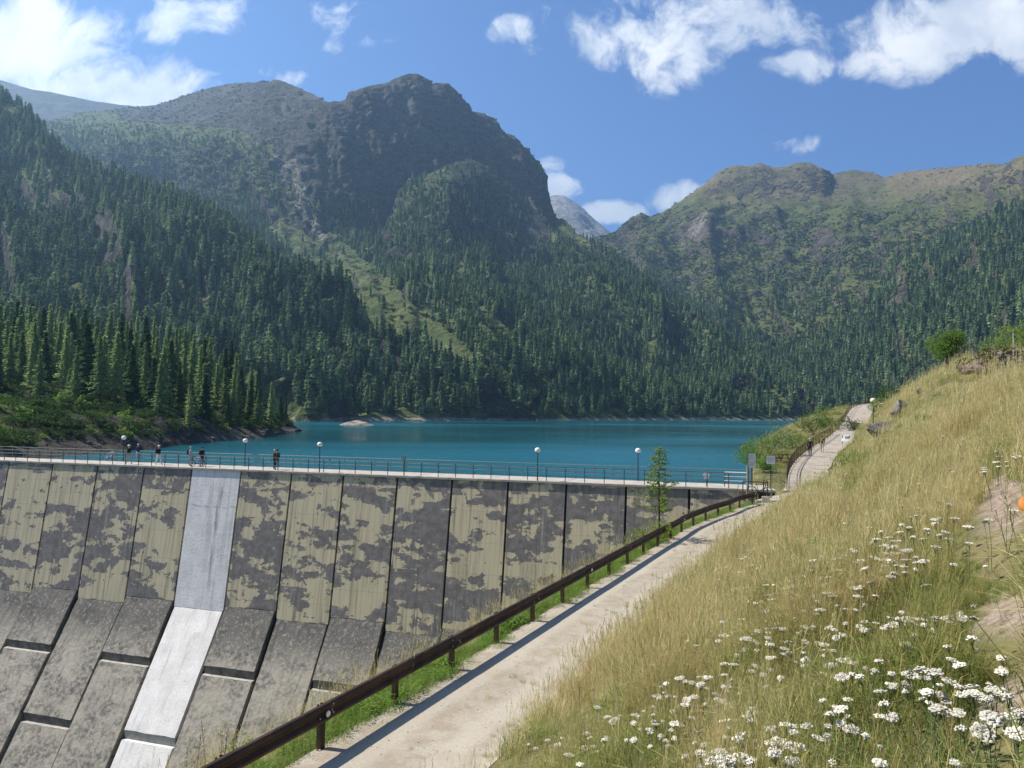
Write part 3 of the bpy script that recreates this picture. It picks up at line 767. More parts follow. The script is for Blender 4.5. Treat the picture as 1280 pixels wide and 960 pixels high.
# ------------------------------------------------------------------ dam geometry frame
CA = onz(np.array(0.0), np.array(575.0), 0.0); CB = onz(np.array(900.0), np.array(609.8), 0.0)
DE = (CB - CA) / np.linalg.norm(CB - CA)                       # along the crest, towards the path
DN = np.array([DE[1], -DE[0], 0.0])                            # outwards, downstream
if DN[1] > 0: DN = -DN
def dam_s(px):
    """arc length along the downstream crest edge of the point seen at photo column px"""
    d = ray(px, 575 + px * 0.0387); A = np.array([[d[0], -DE[0]], [d[1], -DE[1]]])
    t, s = np.linalg.solve(A, CA[:2] - EYE[:2]); return s
def damP(s, o, z):
    return CA + DE * s + DN * o + np.array([0, 0, z])
DECK_W = 3.5
S_END = dam_s(948.0)

CONC = mat_mottled('pale_concrete', (0.44, 0.40, 0.345), (0.33, 0.30, 0.255), 1.2, 0.9, 0.25, 0.2)
RAMPC = mat_mottled('beige_ramp_concrete', (0.36, 0.315, 0.26), (0.28, 0.245, 0.20), 0.9, 0.9, 0.3, 0.2)
STAIN_SHADE = mat_mottled('stained_shaded_concrete', (0.10, 0.09, 0.074), (0.20, 0.18, 0.145), 1.6, 0.9, 0.4, 0.15)  # brown stain plus the shade of the step faces, painted into the colour
LEDGE = mat_mottled('pale_sunlit_ledge', (0.42, 0.40, 0.35), (0.32, 0.30, 0.26), 2.0, 0.9, 0.3, 0.15)  # sunlit brightness of the ledge tops put into a paler colour

def mat_panel():
    """rendered concrete face: grey coat flaking off in ragged patches, drip stains, lift lines"""
    m, g = new_mat('flaking_dam_face')
    o = g.coord('Object'); r = g.rnd()
    off = g.node('ShaderNodeCombineXYZ', inp={0: g.math('MULTIPLY', r, 91.0), 1: 0.0, 2: g.math('MULTIPLY', r, 37.0)}).outputs[0]
    p = g.vmath('ADD', o, off)
    sp = g.node('ShaderNodeSeparateXYZ', inp={0: o})
    row = g.math('FLOOR', g.math('DIVIDE', g.math('MULTIPLY_ADD', r, 3.0, sp.outputs[2]), 2.3))
    wn = g.node('ShaderNodeTexWhiteNoise', noise_dimensions='2D', inp={'Vector': g.node('ShaderNodeCombineXYZ', inp={0: row, 1: g.math('MULTIPLY', r, 77.0), 2: 0.0}).outputs[0]}).outputs['Value']
    big = g.noise(g.scalev(p, (0.42, 0.2, 0.95)), 0.62, 2.5, 0.5, dist=0.2)
    med = g.noise(g.scalev(p, (0.70, 0.2, 1.15)), 1.05, 9, 0.64, dist=0.4)
    blot = g.noise(p, 2.6, 5, 0.6)
    lift = g.math('PINGPONG', g.math('MULTIPLY_ADD', r, 3.0, sp.outputs[2]), 1.15)       # 2.3 m lifts
    v = g.math('ADD', g.math('MULTIPLY', big, 0.55), g.math('MULTIPLY', med, 0.55))
    v = g.math('ADD', v, g.math('MULTIPLY', blot, 0.17))
    v = g.math('ADD', v, g.math('MULTIPLY_ADD', wn, 0.10, -0.05))
    v = g.math('ADD', v, g.math('MULTIPLY_ADD', r, 0.06, -0.03))
    grit = g.noise(p, 9.0, 5, 0.7)
    v2 = g.math('ADD', v, g.math('MULTIPLY_ADD', grit, 0.05, -0.025))
    coat = g.smooth(v2, 0.640, 0.648)                       # 1 = bare pale concrete
    streak = g.noise(g.scalev(p, (3.2, 0.2, 0.16)), 1.0, 5, 0.6)
    bare = g.mix(g.smooth(streak, 0.45, 0.68), (0.52, 0.452, 0.295), (0.385, 0.335, 0.222))
    bare = g.mix(g.math('MULTIPLY', g.smooth(grit, 0.5, 0.7), 0.3), bare, (0.42, 0.375, 0.27))
    dark = g.mix(g.smooth(g.noise(p, 2.1, 6, 0.65), 0.36, 0.66), (0.145, 0.133, 0.123), (0.215, 0.198, 0.182))
    dark = g.mix(g.math('MULTIPLY', g.smooth(g.noise(g.vmath('ADD', p, (3, 1, 7)), 5.5, 3, 0.5), 0.70, 0.74), 0.8), dark, (0.36, 0.34, 0.29))
    col = g.mix(coat, dark, bare)
    ln = g.smooth(g.math('ABSOLUTE', g.math('SUBTRACT', lift, 1.15)), 0.0, 0.025, 1.0, 0.0)
    col = g.mix(g.math('MULTIPLY', ln, 0.35), col, (0.09, 0.085, 0.08))
    topst = g.math('MULTIPLY', g.smooth(sp.outputs[2], -1.6, -0.1), g.smooth(g.noise(g.scalev(p, (2.2, .2, .25)), 1.0, 4), 0.42, 0.6))
    col = g.mix(g.math('MULTIPLY', topst, 0.45), col, (0.33, 0.29, 0.18))
    drip = g.math('MULTIPLY', g.smooth(g.noise(g.scalev(p, (4.0, .2, .10)), 1.0, 4), 0.53, 0.70), 0.6)
    lime = g.math('MULTIPLY', g.smooth(g.noise(g.scalev(g.vmath('ADD', p, (9, 0, 4)), (5.0, .2, .16)), 1.0, 4), 0.60, 0.72), 0.4)
    col = g.mix(lime, col, (0.45, 0.42, 0.33))
    col = g.mix(drip, col, (0.10, 0.095, 0.085))
    h = g.math('ADD', g.math('MULTIPLY', coat, -0.5), g.math('MULTIPLY', grit, 0.35))
    principled(g, col, 0.92, g.bump(h, 0.8, 0.035), 0.15)
    return m

def mat_slab():
    """rough weathered concrete of the lower apron"""
    m, g = new_mat('weathered_apron_concrete')
    o = g.coord('Object'); r = g.rnd()
    off = g.node('ShaderNodeCombineXYZ', inp={0: g.math('MULTIPLY', r, 57.0), 1: 0.0, 2: g.math('MULTIPLY', r, 23.0)}).outputs[0]
    p = g.vmath('ADD', o, off); sp = g.node('ShaderNodeSeparateXYZ', inp={0: o})
    a = g.noise(g.scalev(p, (0.5, 0.5, 0.9)), 0.9, 6, 0.62); b = g.noise(p, 3.0, 7, 0.7); c = g.noise(g.scalev(p, (2.6, .4, .3)), 1.0, 5, 0.6)
    col = g.mix(g.smooth(a, 0.36, 0.62), (0.11, 0.104, 0.098), (0.32, 0.295, 0.245))
    zone = g.smooth(g.math('ADD', sp.outputs[2], g.math('MULTIPLY', a, 3.0)), -11.0, -14.5)
    col = g.mix(g.math('MULTIPLY', g.math('SUBTRACT', 1.0, zone), g.smooth(b, 0.3, 0.55)), col, (0.075, 0.074, 0.074))
    col = g.mix(g.math('MULTIPLY', g.smooth(b, 0.45, 0.66), 0.6), col, (0.37, 0.335, 0.265))
    col = g.mix(g.math('MULTIPLY', g.smooth(c, 0.52, 0.68), 0.55), col, (0.07, 0.068, 0.066))
    wear = g.math('MULTIPLY', g.smooth(sp.outputs[2], -12.6, -15.2), g.smooth(b, 0.35, 0.6))
    col = g.mix(g.math('MULTIPLY', wear, 0.55), col, (0.40, 0.365, 0.29))
    h = g.math('ADD', g.math('MULTIPLY', b, 0.8), g.math('MULTIPLY', g.noise(p, 11.0, 5, .7), .3))
    principled(g, col, 0.95, g.bump(h, 1.0, 0.10), 0.1)
    return m

def mat_white():
    """panel repaired in pale new concrete, with a few cracks and a damp streak"""
    m, g = new_mat('pale_repaired_concrete')
    p = g.coord('Object'); sp = g.node('ShaderNodeSeparateXYZ', inp={0: p})
    a = g.noise(p, 0.8, 6, 0.6); b = g.noise(p, 6.0, 6, 0.7)
    col = g.mix(g.smooth(a, 0.3, 0.7), (0.62, 0.60, 0.56), (0.73, 0.71, 0.67))
    col = g.mix(g.math('MULTIPLY', g.smooth(b, 0.48, 0.68), 0.4), col, (0.40, 0.38, 0.35))
    run = g.math('MULTIPLY', g.smooth(g.noise(g.scalev(p, (2.4, .4, .14)), 1.0, 5, .6), 0.50, 0.70), 0.5)
    col = g.mix(run, col, (0.36, 0.345, 0.32))
    wob = g.math('MULTIPLY_ADD', g.noise(p, 0.9, 3), 1.0, -0.5)
    sx = g.math('ADD', g.math('ADD', sp.outputs[0], g.math('MULTIPLY', wob, 0.5)), -3.2)
    stain = g.math('MULTIPLY', g.smooth(g.math('ABSOLUTE', sx), 0.10, 0.32, 1.0, 0.0), g.smooth(g.noise(g.scalev(p, (3, .2, .35)), 1.0, 5), 0.38, 0.62))
    stain = g.math('MULTIPLY', stain, g.smooth(sp.outputs[2], -11.0, -8.0))
    stain = g.math('MULTIPLY', stain, g.smooth(sp.outputs[2], -1.2, -2.2))
    col = g.mix(g.math('MULTIPLY', stain, 0.8), col, (0.22, 0.22, 0.215))
    zz = g.math('ADD', sp.outputs[2], g.math('MULTIPLY', wob, 0.7))
    for zc, wd, st in ((-3.2, 0.10, .55), (-5.5, 0.05, .35), (-8.1, 0.03, .3), (-10.6, 0.04, .3)):
        ck = g.math('MULTIPLY', g.smooth(g.math('ABSOLUTE', g.math('ADD', zz, -zc)), 0.0, wd, 1.0, 0.0), g.smooth(g.noise(p, 2.2, 5), 0.40, 0.56))
        col = g.mix(g.math('MULTIPLY', ck, st), col, (0.17, 0.17, 0.17))
    principled(g, col, 0.9, g.bump(b, 0.7, 0.05), 0.15)
    return m

PANEL, SLAB, WHITE = mat_panel(), mat_slab(), mat_white()
JOINT = mat_mottled('dark_joint_filler', (0.022, 0.021, 0.02), (0.04, 0.038, 0.034), 3.0, 0.95)

def extrude_profile(prof, s0, s1, jit=None, nx=10):
    """profile [(outward, z)] swept along the dam between s0 and s1, in a local frame: x along, y inward, z up; closed slab"""
    P = np.array(prof, float)
    # subdivide
    Q = [P[0]]
    for a, b in zip(P[:-1], P[1:]):
        n = max(1, int(np.linalg.norm(b - a) / 0.6))
        for k in range(1, n + 1): Q.append(a + (b - a) * k / n)
    Q = np.array(Q); n = len(Q); L = s1 - s0; V = []; F = []
    for i in range(nx + 1):
        for k in range(n):
            x = L * i / nx; dy = 0.0
            if jit:
                dy = jit * (float(fbm(np.array((s0 + x) * 1.3), np.array(Q[k, 1] * 1.3), 3, 9)) - .5)
            ez = 0.10 * (float(fbm(np.array((s0 + x) * 2.1), np.array(Q[k, 1]), 3, 19)) - .5) if (jit and k == n - 1) else 0.0
            V.append((x, -(Q[k, 0] + dy), Q[k, 1] + ez))
    for i in range(nx):
        for k in range(n - 1):
            a = i * n + k; F.append([a, a + 1, a + n + 1, a + n])
    # sides going 0.7 m into the body
    for i in (0, nx):
        base = len(V)
        for k in range(n): V.append((L * i / nx, -(Q[k, 0] - 0.7), Q[k, 1] - (0.2 if k else 0)))
        for k in range(n - 1):
            a = i * n + k; b = base + k
            F.append([a, b, b + 1, a + 1] if i == 0 else [a, a + 1, b + 1, b])
    return V, F

def build_dam():
    t = empty('dam', tuple(CA)); tag(t, 'long concrete dam wall with patchy flaking grey panels and one pale repaired panel', 'dam')
    ang = math.atan2(DE[1], DE[0])
    joints = [-205, -148, -94, -42, 11.9, 66.6, 122.5, 180.6, 240, 301.6, 364.7, 429.5, 497, 565.3, 635.4, 708, 782.7, 861.5, 947]
    S = [dam_s(x) for x in joints]
    bat, low = 0.16, 0.62
    gap = 0.085
    wi = 8
    for i in range(len(S) - 1):
        k = i - wi; odd = k % 2
        s0, s1 = S[i] + gap, S[i + 1] - gap
        zb = -11.75 if not odd else -11.15
        if k == 0: zb = -11.6
        up = [(0.0, -0.175), (-zb * bat, zb)]
        lx = (-zb * bat)
        zl = -15.2 if odd else -19.9                     # where the apron slab ends in a step
        if k in (-4,): zl = -19.2
        oL = lx + (zb - zl) * low
        lo = [(lx + 0.02, zb - 0.02), (oL, zl)]
        step = [(oL, zl), (oL - 0.12, zl - 1.0)]
        l2 = [(oL + 0.24, zl - .71), (oL + 0.28, zl - .76), (oL + 0.28 + 11 * low, zl - 11.76)]
        white = k == 0
        for nm, pr, mt, jt in (('face_panel', up, WHITE if white else PANEL, 0.02), ('apron_slab', lo, WHITE if white else SLAB, 0.06), ('step_face', [(oL - .01, zl - .01), (oL - .08, zl - .66)], LEDGE if white else STAIN_SHADE, 0.03), ('ledge', [(oL - .2, zl - .66), (oL + .26, zl - .70), (oL + .26, zl - .9)], WHITE if white else LEDGE, 0.0), ('toe_slab', l2, WHITE if white else SLAB, 0.06)):
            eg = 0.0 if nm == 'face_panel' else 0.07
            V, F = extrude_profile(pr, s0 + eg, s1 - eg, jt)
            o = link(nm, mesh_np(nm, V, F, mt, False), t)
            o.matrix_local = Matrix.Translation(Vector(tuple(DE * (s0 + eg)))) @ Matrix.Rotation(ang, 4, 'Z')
            if white: o['label'] = 'pale repaired concrete strip'
        if not white and k in (-3, 1, 3):
            pass
    # dark body behind the joints
    prof = [(-0.16, -0.19), (11.5 * bat - 0.25, -11.5), (11.5 * bat + 8 * low - 0.75, -19.5), (11.5 * bat + 20 * low - 1.6, -34), (-14, -34), (-DECK_W + .2, -0.19)]
    V = []; F = []; n = len(prof)
    for s in (S[0] - 1, S_END - 0.5):
        for o_, z in prof: V.append(tuple(DE * s + DN * o_ + np.array([0, 0, z])))
    F = [[k, (k + 1) % n, n + (k + 1) % n, n + k] for k in range(n)]
    link('dam_body', mesh_np('dam_body', V, F, JOINT), t)
    # walkway deck with a slight overhang, in poured lengths
    cuts = list(np.arange(S[0], S_END + 8.5, 6.1))
    for a, b in zip(cuts[:-1], cuts[1:]):
        bm = bmesh.new(); bx(bm, (a + .012, 0, -0.17), (b - .012, DECK_W, 0.0)); bmesh.ops.bevel(bm, geom=bm.edges[:], offset=.015, segments=1, affect='EDGES')
        o = bm_obj('deck_slab', bm, CONC, t)
        o.matrix_local = Matrix.Translation(Vector(tuple(DN * 0.14))) @ Matrix.Rotation(ang, 4, 'Z')
    return t
DAM = build_dam()

# ------------------------------------------------------------------ near ground: path, verge, grass slope, bank and ramp
rail_px = [(841.9, 673.7), (857, 663.5), (875, 656), (891, 649), (909.6, 643.5), (920, 638), (934, 634), (947, 631)]
P0 = onz(np.array(400.5), np.array(942.0), -0.2)[:2]; P7 = onz(np.array(761.0), np.array(722.0), -0.2)[:2]
straight = [tuple(P0 + (P7 - P0) * k / 7.0) for k in (-6, -4, -2, 0, 2, 4, 6, 8, 10)]
RAIL = np.array(straight + [tuple(onz(np.array(a), np.array(b), -0.2)[:2]) for a, b in rail_px])
RAIL = smooth_line(RAIL, 2)
edge_px = [(620, 960), (700, 882), (760, 824), (800, 782), (850, 735), (900, 692), (950, 650), (990, 622)]
EDGE = [tuple(onz(np.array(float(a)), np.array(float(b)), -0.1)[:2]) for a, b in edge_px]
d0 = np.array(EDGE[1]) - np.array(EDGE[0]); d0 /= np.linalg.norm(d0)
EDGE = [tuple(np.array(EDGE[0]) - d0 * k) for k in (14, 7)] + EDGE
EDGE = smooth_line(np.array(EDGE), 2)
RAMP_C = np.array([(20.0, 51.5, 0.02), (24.2, 63, 0.35), (29.4, 74.5, 0.95), (34.6, 84, 1.6), (40.2, 93, 2.5), (46, 103, 3.9), (50.5, 112, 5.2), (55, 120, 6.5), (60.5, 125, 7.2), (70, 127, 7.7), (82, 126, 8.2)])
RAMP_S = smooth_line(RAMP_C, 2)
RAMP_ARC = np.concatenate([[0], np.cumsum(np.linalg.norm(np.diff(RAMP_S[:, :2], axis=0), axis=1))])

def tps_fit(C):
    C = np.array(C, float); n = len(C); d = np.linalg.norm(C[:, None, :2] - C[None, :, :2], axis=-1)
    K = np.where(d > 0, d * d * np.log(d + 1e-12), 0) + np.eye(n) * 5.0
    Pm = np.hstack([np.ones((n, 1)), C[:, :2]])
    A = np.block([[K, Pm], [Pm.T, np.zeros((3, 3))]])
    w = np.linalg.solve(A, np.concatenate([C[:, 2], np.zeros(3)]))
    return C, w
def tps_eval(fit, x, y):
    C, w = fit; x = np.asarray(x, float); y = np.asarray(y, float); sh = x.shape; x = x.ravel(); y = y.ravel()
    out = np.empty_like(x)
    for a in range(0, len(x), 20000):
        d2 = (x[a:a + 20000, None] - C[None, :, 0]) ** 2 + (y[a:a + 20000, None] - C[None, :, 1]) ** 2
        out[a:a + 20000] = (0.5 * d2 * np.log(d2 + 1e-12)) @ w[:-3] + w[-3] + w[-2] * x[a:a + 20000] + w[-1] * y[a:a + 20000]
    return out.reshape(sh)

def ctrl():
    C = []
    for p in resample(EDGE, 4.0): C.append((p[0], p[1], -0.08))
    for p in resample(RAIL, 4.0): C.append((p[0], p[1], -0.15))
    C += [(0, 0, 3.65), (1.3, 2.2, 3.8), (2.4, 3.6, 3.95), (1.35, 5, 2.75), (3, 8, 2.8), (5.6, 10, 3.75), (3.2, -4, 4.6), (-3, -6, 3.6), (8, 2, 6.0), (14, 6, 7.4), (10.5, 14, 5.3), (7, 16, 2.7), (-6, -9, 3.2)]
    for px, py, d in ((1180, 545, 20), (1180, 508, 32), (1180, 466, 46), (1280, 472, 40), (1280, 505, 26), (1230, 469, 43), (1100, 600, 22), (1100, 556, 44), (1070, 571, 58), (1040, 592, 55), (1000, 612, 53),
                      (1091, 541, 78), (1125, 512, 72), (1130, 489, 66), (1160, 474, 56), (1190, 462, 60), (1060, 556, 84), (1100, 505, 92), (1140, 482, 80), (1240, 462, 48), (1280, 462, 44), (1280, 440, 70), (1220, 450, 75),
                      (950, 690, 20), (1000, 650, 24), (1050, 618, 30), (950, 800, 9), (800, 880, 10.2), (1000, 740, 13), (1050, 680, 17)):
        C.append(tuple(at(np.array(float(px)), np.array(float(py)), np.array(float(d)))))
    C += [(34, 44, 7.8), (36, 54, 8.2), (44, 60, 8.4), (34, 62, 7.9), (30, 36, 7.6), (40, 20, 11), (60, 30, 14), (80, 60, 15), (110, 100, 17), (50, 0, 16), (95, 140, 11), (120, 170, 12), (52, 75, 9.0), (66, 95, 9.5)]
    for p in RAMP_C:
        C.append((p[0] - 1.5, p[1], p[2])); C.append((p[0] + 1.8, p[1], p[2] + .05))
    # lake side bank
    C += [(13, 62, -1.6), (16.5, 60, 0.0), (20, 66, 0.5), (24.5, 79, 1.3), (33, 93, 2.5), (41, 108, 3.8), (49, 124, 5.2), (12, 70, -3), (16, 84, -3.2), (24, 100, -3.4), (32, 118, -3.4), (42, 140, -3.2), (60, 165, -2), (55, 138, 3.5), (75, 150, 4)]
    return C
TPS = tps_fit(ctrl())
PATH_POLY = [tuple(p) for p in RAIL] + [tuple(p) for p in EDGE[::-1]]
def ground(x, y, rough=True):
    x = np.asarray(x, float); y = np.asarray(y, float)
    z = tps_eval(TPS, x, y)
    dr, arc = line_dist(x, y, [tuple(p) for p in RAIL])
    de, _ = line_dist(x, y, [tuple(p) for p in EDGE])
    # flat on the path
    onp = sstep(0.25, -0.25, de) * sstep(-0.5, 0.0, dr) * (y < 52)
    z = z * (1 - onp) + (-0.13) * onp
    # bank falling to the foot of the dam on the downstream side
    q = (x - CA[0]) * DN[0] + (y - CA[1]) * DN[1]; s = (x - CA[0]) * DE[0] + (y - CA[1]) * DE[1]
    down = (dr < 0) & (q > -0.3) & (s < S_END + 1)
    fall = -0.17 - 0.12 * np.clip(-dr, 0, .9) - 0.95 * np.clip(-dr - 0.9, 0, 40)
    z = np.where(down, np.maximum(fall, -32), z)
    # lake bed behind the dam
    up = (q <= -0.3) & (s < S_END - 0.5)
    z = np.where(up, np.minimum(z, -25.0), z)
    # cut for the ramp
    d2, ar = line_dist(x, y, [tuple(p[:2]) for p in RAMP_S])
    rz = np.interp(ar, RAMP_ARC, RAMP_S[:, 2]); k = sstep(4.2, 1.9, np.abs(d2)) * (y > 51.0)
    z = np.where(up | down, z, z * (1 - k) + rz * k)
    if rough:
        amp = (1 - k) * sstep(0.3, 1.2, de) + 0.5 * sstep(-0.3, -1.2, dr)
        z = z + amp * (0.30 * (fbm(x / 2.3, y / 2.3, 4, 51) - .5) + 0.10 * (fbm(x / .5, y / .5, 3, 52) - .5))
    return z

BARE = [((1255, 640), (34, 34)), ((1270, 770), (46, 26)), ((1268, 880), (40, 30)), ((1262, 605), (22, 12))]   # bare earth patches (photo px, half size)
def mat_soil():
    m, g = new_mat('meadow_soil')
    p = g.pos()
    a = g.noise(p, 0.9, 5, .6); b = g.noise(p, 7.0, 6, .7)
    col = g.mix(g.smooth(a, .35, .65), (0.105, 0.115, 0.04), (0.19, 0.165, 0.075))
    col = g.mix(g.math('MULTIPLY', g.smooth(b, .45, .65), .6), col, (0.075, 0.06, 0.035))
    bare = g.attr('bare')
    dirt = g.mix(g.smooth(g.noise(p, 11.0, 7, .75), .36, .62), (0.17, 0.125, 0.095), (0.36, 0.29, 0.235))
    col = g.mix(bare, col, dirt)
    principled(g, col, 0.95, g.bump(b, .9, .06), 0.1)
    return m

def bare_mask(x, y, z, grow=0.0):
    px, py = project(np.stack([x, y, z], -1)); m = np.zeros_like(px)
    for (cx, cy), (a, b) in BARE:
        m = np.maximum(m, 1.25 - ((px - cx) / (a + grow * .4)) ** 2 - ((py - cy - grow) / (b + grow)) ** 2 + 0.9 * (fbm(x / .35, y / .35, 4, 63) - .5))
    m = np.where(y < 0.8, 0, m)
    return np.clip(m * 2, 0, 1)

def gfast(x, y):
    """bilinear lookup in the hillside grid"""
    x = np.clip(x, GXA[0], GXA[-1] - 1e-6); y = np.clip(y, GYA[0], GYA[-1] - 1e-6)
    i = np.clip(np.searchsorted(GXA, x, 'right') - 1, 0, len(GXA) - 2); j = np.clip(np.searchsorted(GYA, y, 'right') - 1, 0, len(GYA) - 2)
    u = (x - GXA[i]) / (GXA[i + 1] - GXA[i]); v = (y - GYA[j]) / (GYA[j + 1] - GYA[j])
    return (GZA[j, i] * (1 - u) + GZA[j, i + 1] * u) * (1 - v) + (GZA[j + 1, i] * (1 - u) + GZA[j + 1, i + 1] * u) * v

def build_ground():
    gx = np.concatenate([np.arange(-60, -8, 1.2), np.arange(-8, 34, .3), np.arange(34, 60, .7), np.arange(60, 140, 2.5)])
    gy = np.concatenate([np.arange(-14, 62, .3), np.arange(62, 110, .7), np.arange(110, 190, 2.5)])
    X, Y = np.meshgrid(gx, gy); Z = ground(X, Y)
    global GXA, GYA, GZA
    GXA, GYA, GZA = gx, gy, Z.copy()
    # sink below path and ramp sheets
    ins = inpoly(X, Y, PATH_POLY); Z = np.where(ins, Z - 0.06, Z)
    dr, _ = line_dist(X, Y, [tuple(p[:2]) for p in RAMP_S]); Z = np.where(np.abs(dr) < 1.7, Z - 0.12, Z)
    bare = bare_mask(X, Y, Z)
    G = np.stack([X, Y, Z], -1)
    o = link('hillside', grid_mesh('hillside', G, mat_soil(), {'bare': bare})); tag(o, 'grassy hillside sloping down to the path and the dam', None, None, 'structure')

def mat_gravel():
    m, g = new_mat('gravel_path')
    p = g.pos()
    a = g.noise(p, 0.55, 6, .65); b = g.noise(p, 14.0, 6, .75); c = g.noise(p, 2.2, 6, .7)
    vo = g.node('ShaderNodeTexVoronoi', inp={'Vector': p, 'Scale': 55.0})
    col = g.mix(g.smooth(a, .3, .7), (0.325, 0.288, 0.225), (0.39, 0.352, 0.282))
    col = g.mix(g.math('MULTIPLY', g.smooth(c, .46, .64), .6), col, (0.30, 0.24, 0.17))
    col = g.mix(g.math('MULTIPLY', g.smooth(b, .48, .66), .5), col, (0.28, 0.245, 0.205))
    col = g.mix(g.math('MULTIPLY', g.smooth(vo.outputs['Color'], .75, .95), .5), col, (0.58, 0.55, 0.5))
    # two worn wheel tracks, a looser middle and margins
    ac = g.math('ADD', g.attr('across'), g.math('MULTIPLY_ADD', g.noise(p, .5, 3), .16, -.08))
    tr = g.math('MAXIMUM', g.smooth(g.math('ABSOLUTE', g.math('SUBTRACT', ac, .30)), .04, .13, 1, 0), g.smooth(g.math('ABSOLUTE', g.math('SUBTRACT', ac, .72)), .04, .13, 1, 0))
    col = g.mix(g.math('MULTIPLY', g.math('SUBTRACT', 1.0, tr), g.math('MULTIPLY', g.smooth(c, .40, .58), .5)), col, (0.27, 0.225, 0.165))
    col = g.mix(g.math('MULTIPLY', tr, .35), col, (0.45, 0.41, 0.335))
    h = g.math('ADD', g.math('MULTIPLY', b, .5), g.math('MULTIPLY', vo.outputs['Distance'], -.35))
    principled(g, col, 0.95, g.bump(h, .8, .016), 0.1)
    return m
GRAVEL = mat_gravel()

def strip_mesh(name, left, right, mat, n, m=10, dz=0.0, zf=None):
    l = np.asarray(left, float); r = np.asarray(right, float)
    def rs(p):
        s = np.concatenate([[0], np.cumsum(np.linalg.norm(np.diff(p, axis=0), axis=1))]); t = np.linspace(0, s[-1], n)
        return np.stack([np.interp(t, s, p[:, k]) for k in range(p.shape[1])], 1)
    l, r = rs(l), rs(r); t = np.linspace(0, 1, m)[None, :, None]
    G = l[:, None] * (1 - t) + r[:, None] * t
    if G.shape[2] == 2: G = np.concatenate([G, zf(G[..., 0], G[..., 1])[..., None]], -1)
    G[..., 2] += dz
    return link(name, grid_mesh(name, G, mat, {'across': np.broadcast_to(t[..., 0], G.shape[:2]).copy()}))

def build_paths():
    L = np.array([p for p in RAIL]); R = np.array([p for p in EDGE])
    d = (L[1:] - L[:-1]); nrm = np.stack([-d[:, 1], d[:, 0]], 1); nrm /= np.linalg.norm(nrm, axis=1)[:, None]
    L = L + np.vstack([nrm, nrm[-1:]]) * 0.12
    w = (vnoise(np.arange(len(R)) * .7, np.arange(len(R)) * 0.0, 4) - .5)[:, None] * .3
    R = R + w
    o = strip_mesh('path', L, R, GRAVEL, 220, 14, 0.02, lambda x, y: ground(x, y, False))
    tag(o, 'pale gravel path running beside the guardrail', None, None, 'structure')
    # junction apron between the crest deck, the path and the ramp
    a = damP(S_END - 6.0, 0.14, 0.0); b = damP(S_END - 6.0, -DECK_W + .1, 0)
    pts = [damP(S_END + 2.3, 0.14, -.012), damP(S_END + 2.3, -DECK_W + .14, -.012), (17.8, 56.2, -.012), (22.5, 55.6, -.012), (22.6, 51.5, -.012), (19.2, 49.2, -.012), (16.4, 46.6, -.012), (14.6, 46.4, -.012)]
    bm = bmesh.new(); f = bm.faces.new([bm.verts.new(tuple(p)) for p in pts])
    ex = bmesh.ops.extrude_face_region(bm, geom=[f]); bmesh.ops.translate(bm, vec=(0, 0, -1.4), verts=[v for v in ex['geom'] if isinstance(v, bmesh.types.BMVert)])
    bmesh.ops.recalc_face_normals(bm, faces=bm.faces[:])
    tag(bm_obj('forecourt', bm, CONC), 'pale concrete apron where crest, path and ramp meet', None, None, 'structure')
    # ramp
    C = RAMP_S; d = np.gradient(C, axis=0); nx = np.stack([-d[:, 1], d[:, 0]], 1); nx /= np.linalg.norm(nx, axis=1)[:, None]
    Lr = C.copy(); Rr = C.copy(); Lr[:, :2] += nx * 1.6; Rr[:, :2] -= nx * 1.6
    o = strip_mesh('ramp', Lr, Rr, RAMPC, 120, 6, 0.03); tag(o, 'pale concrete ramp climbing past the lake', None, None, 'structure')
    return Lr, Rr
build_ground()
RAMP_L, RAMP_R = build_paths()
# ------------------------------------------------------------------ placing by what the ray meets on the ground
_HY = np.concatenate([np.arange(1.0, 30, .05), np.arange(30, 175, .15)])
def hit(px, py, ymin=1.0):
    d = ray(float(px), float(py)); P = EYE + d * _HY[:, None]
    z = ground(P[:, 0], P[:, 1], False); b = np.where((P[:, 2] <= z) & (_HY > ymin))[0]
    i = b[0] if len(b) else len(_HY) - 1
    return np.array([P[i, 0], P[i, 1], z[i]])
def gz(x, y):
    return float(ground(np.array([x]), np.array([y]))[0])

STEEL = mat_plain('dark_green_painted_steel', (0.055, 0.075, 0.065), 0.45, 0.5, 0.3)
GALV = mat_plain('galvanised_steel', (0.42, 0.44, 0.44), 0.4, 0.5, 0.6)
RUST = mat_mottled('weathering_brown_steel', (0.036, 0.022, 0.015), (0.078, 0.046, 0.028), 2.2, 0.62, 0.15, 0.35, 0.25)
BLACK = mat_plain('black_painted_metal', (0.02, 0.02, 0.021), 0.5)
WHITEP = mat_plain('white_paint', (0.84, 0.83, 0.80), 0.5)
GLOBE = mat_plain('white_opal_glass', (0.85, 0.85, 0.82), 0.25, 0.5)
WOOD = mat_mottled('grey_weathered_wood', (0.30, 0.26, 0.20), (0.19, 0.16, 0.12), 7.0, 0.9, 0.3)
PALEWOOD = mat_mottled('pale_bleached_wood', (0.52, 0.47, 0.38), (0.38, 0.33, 0.26), 5.0, 0.9, 0.2)
STONE = mat_mottled('lichen_grey_stone', (0.22, 0.20, 0.175), (0.11, 0.10, 0.09), 3.5, 0.92, 0.6, 0.15, 0, 'obj', 0.4)
PINKSTONE = mat_mottled('pinkish_granite', (0.33, 0.27, 0.23), (0.20, 0.165, 0.145), 9.0, 0.9, 0.5, 0.15, 0, 'obj')
RUBBER = mat_plain('black_rubber', (0.018, 0.018, 0.018), 0.8)

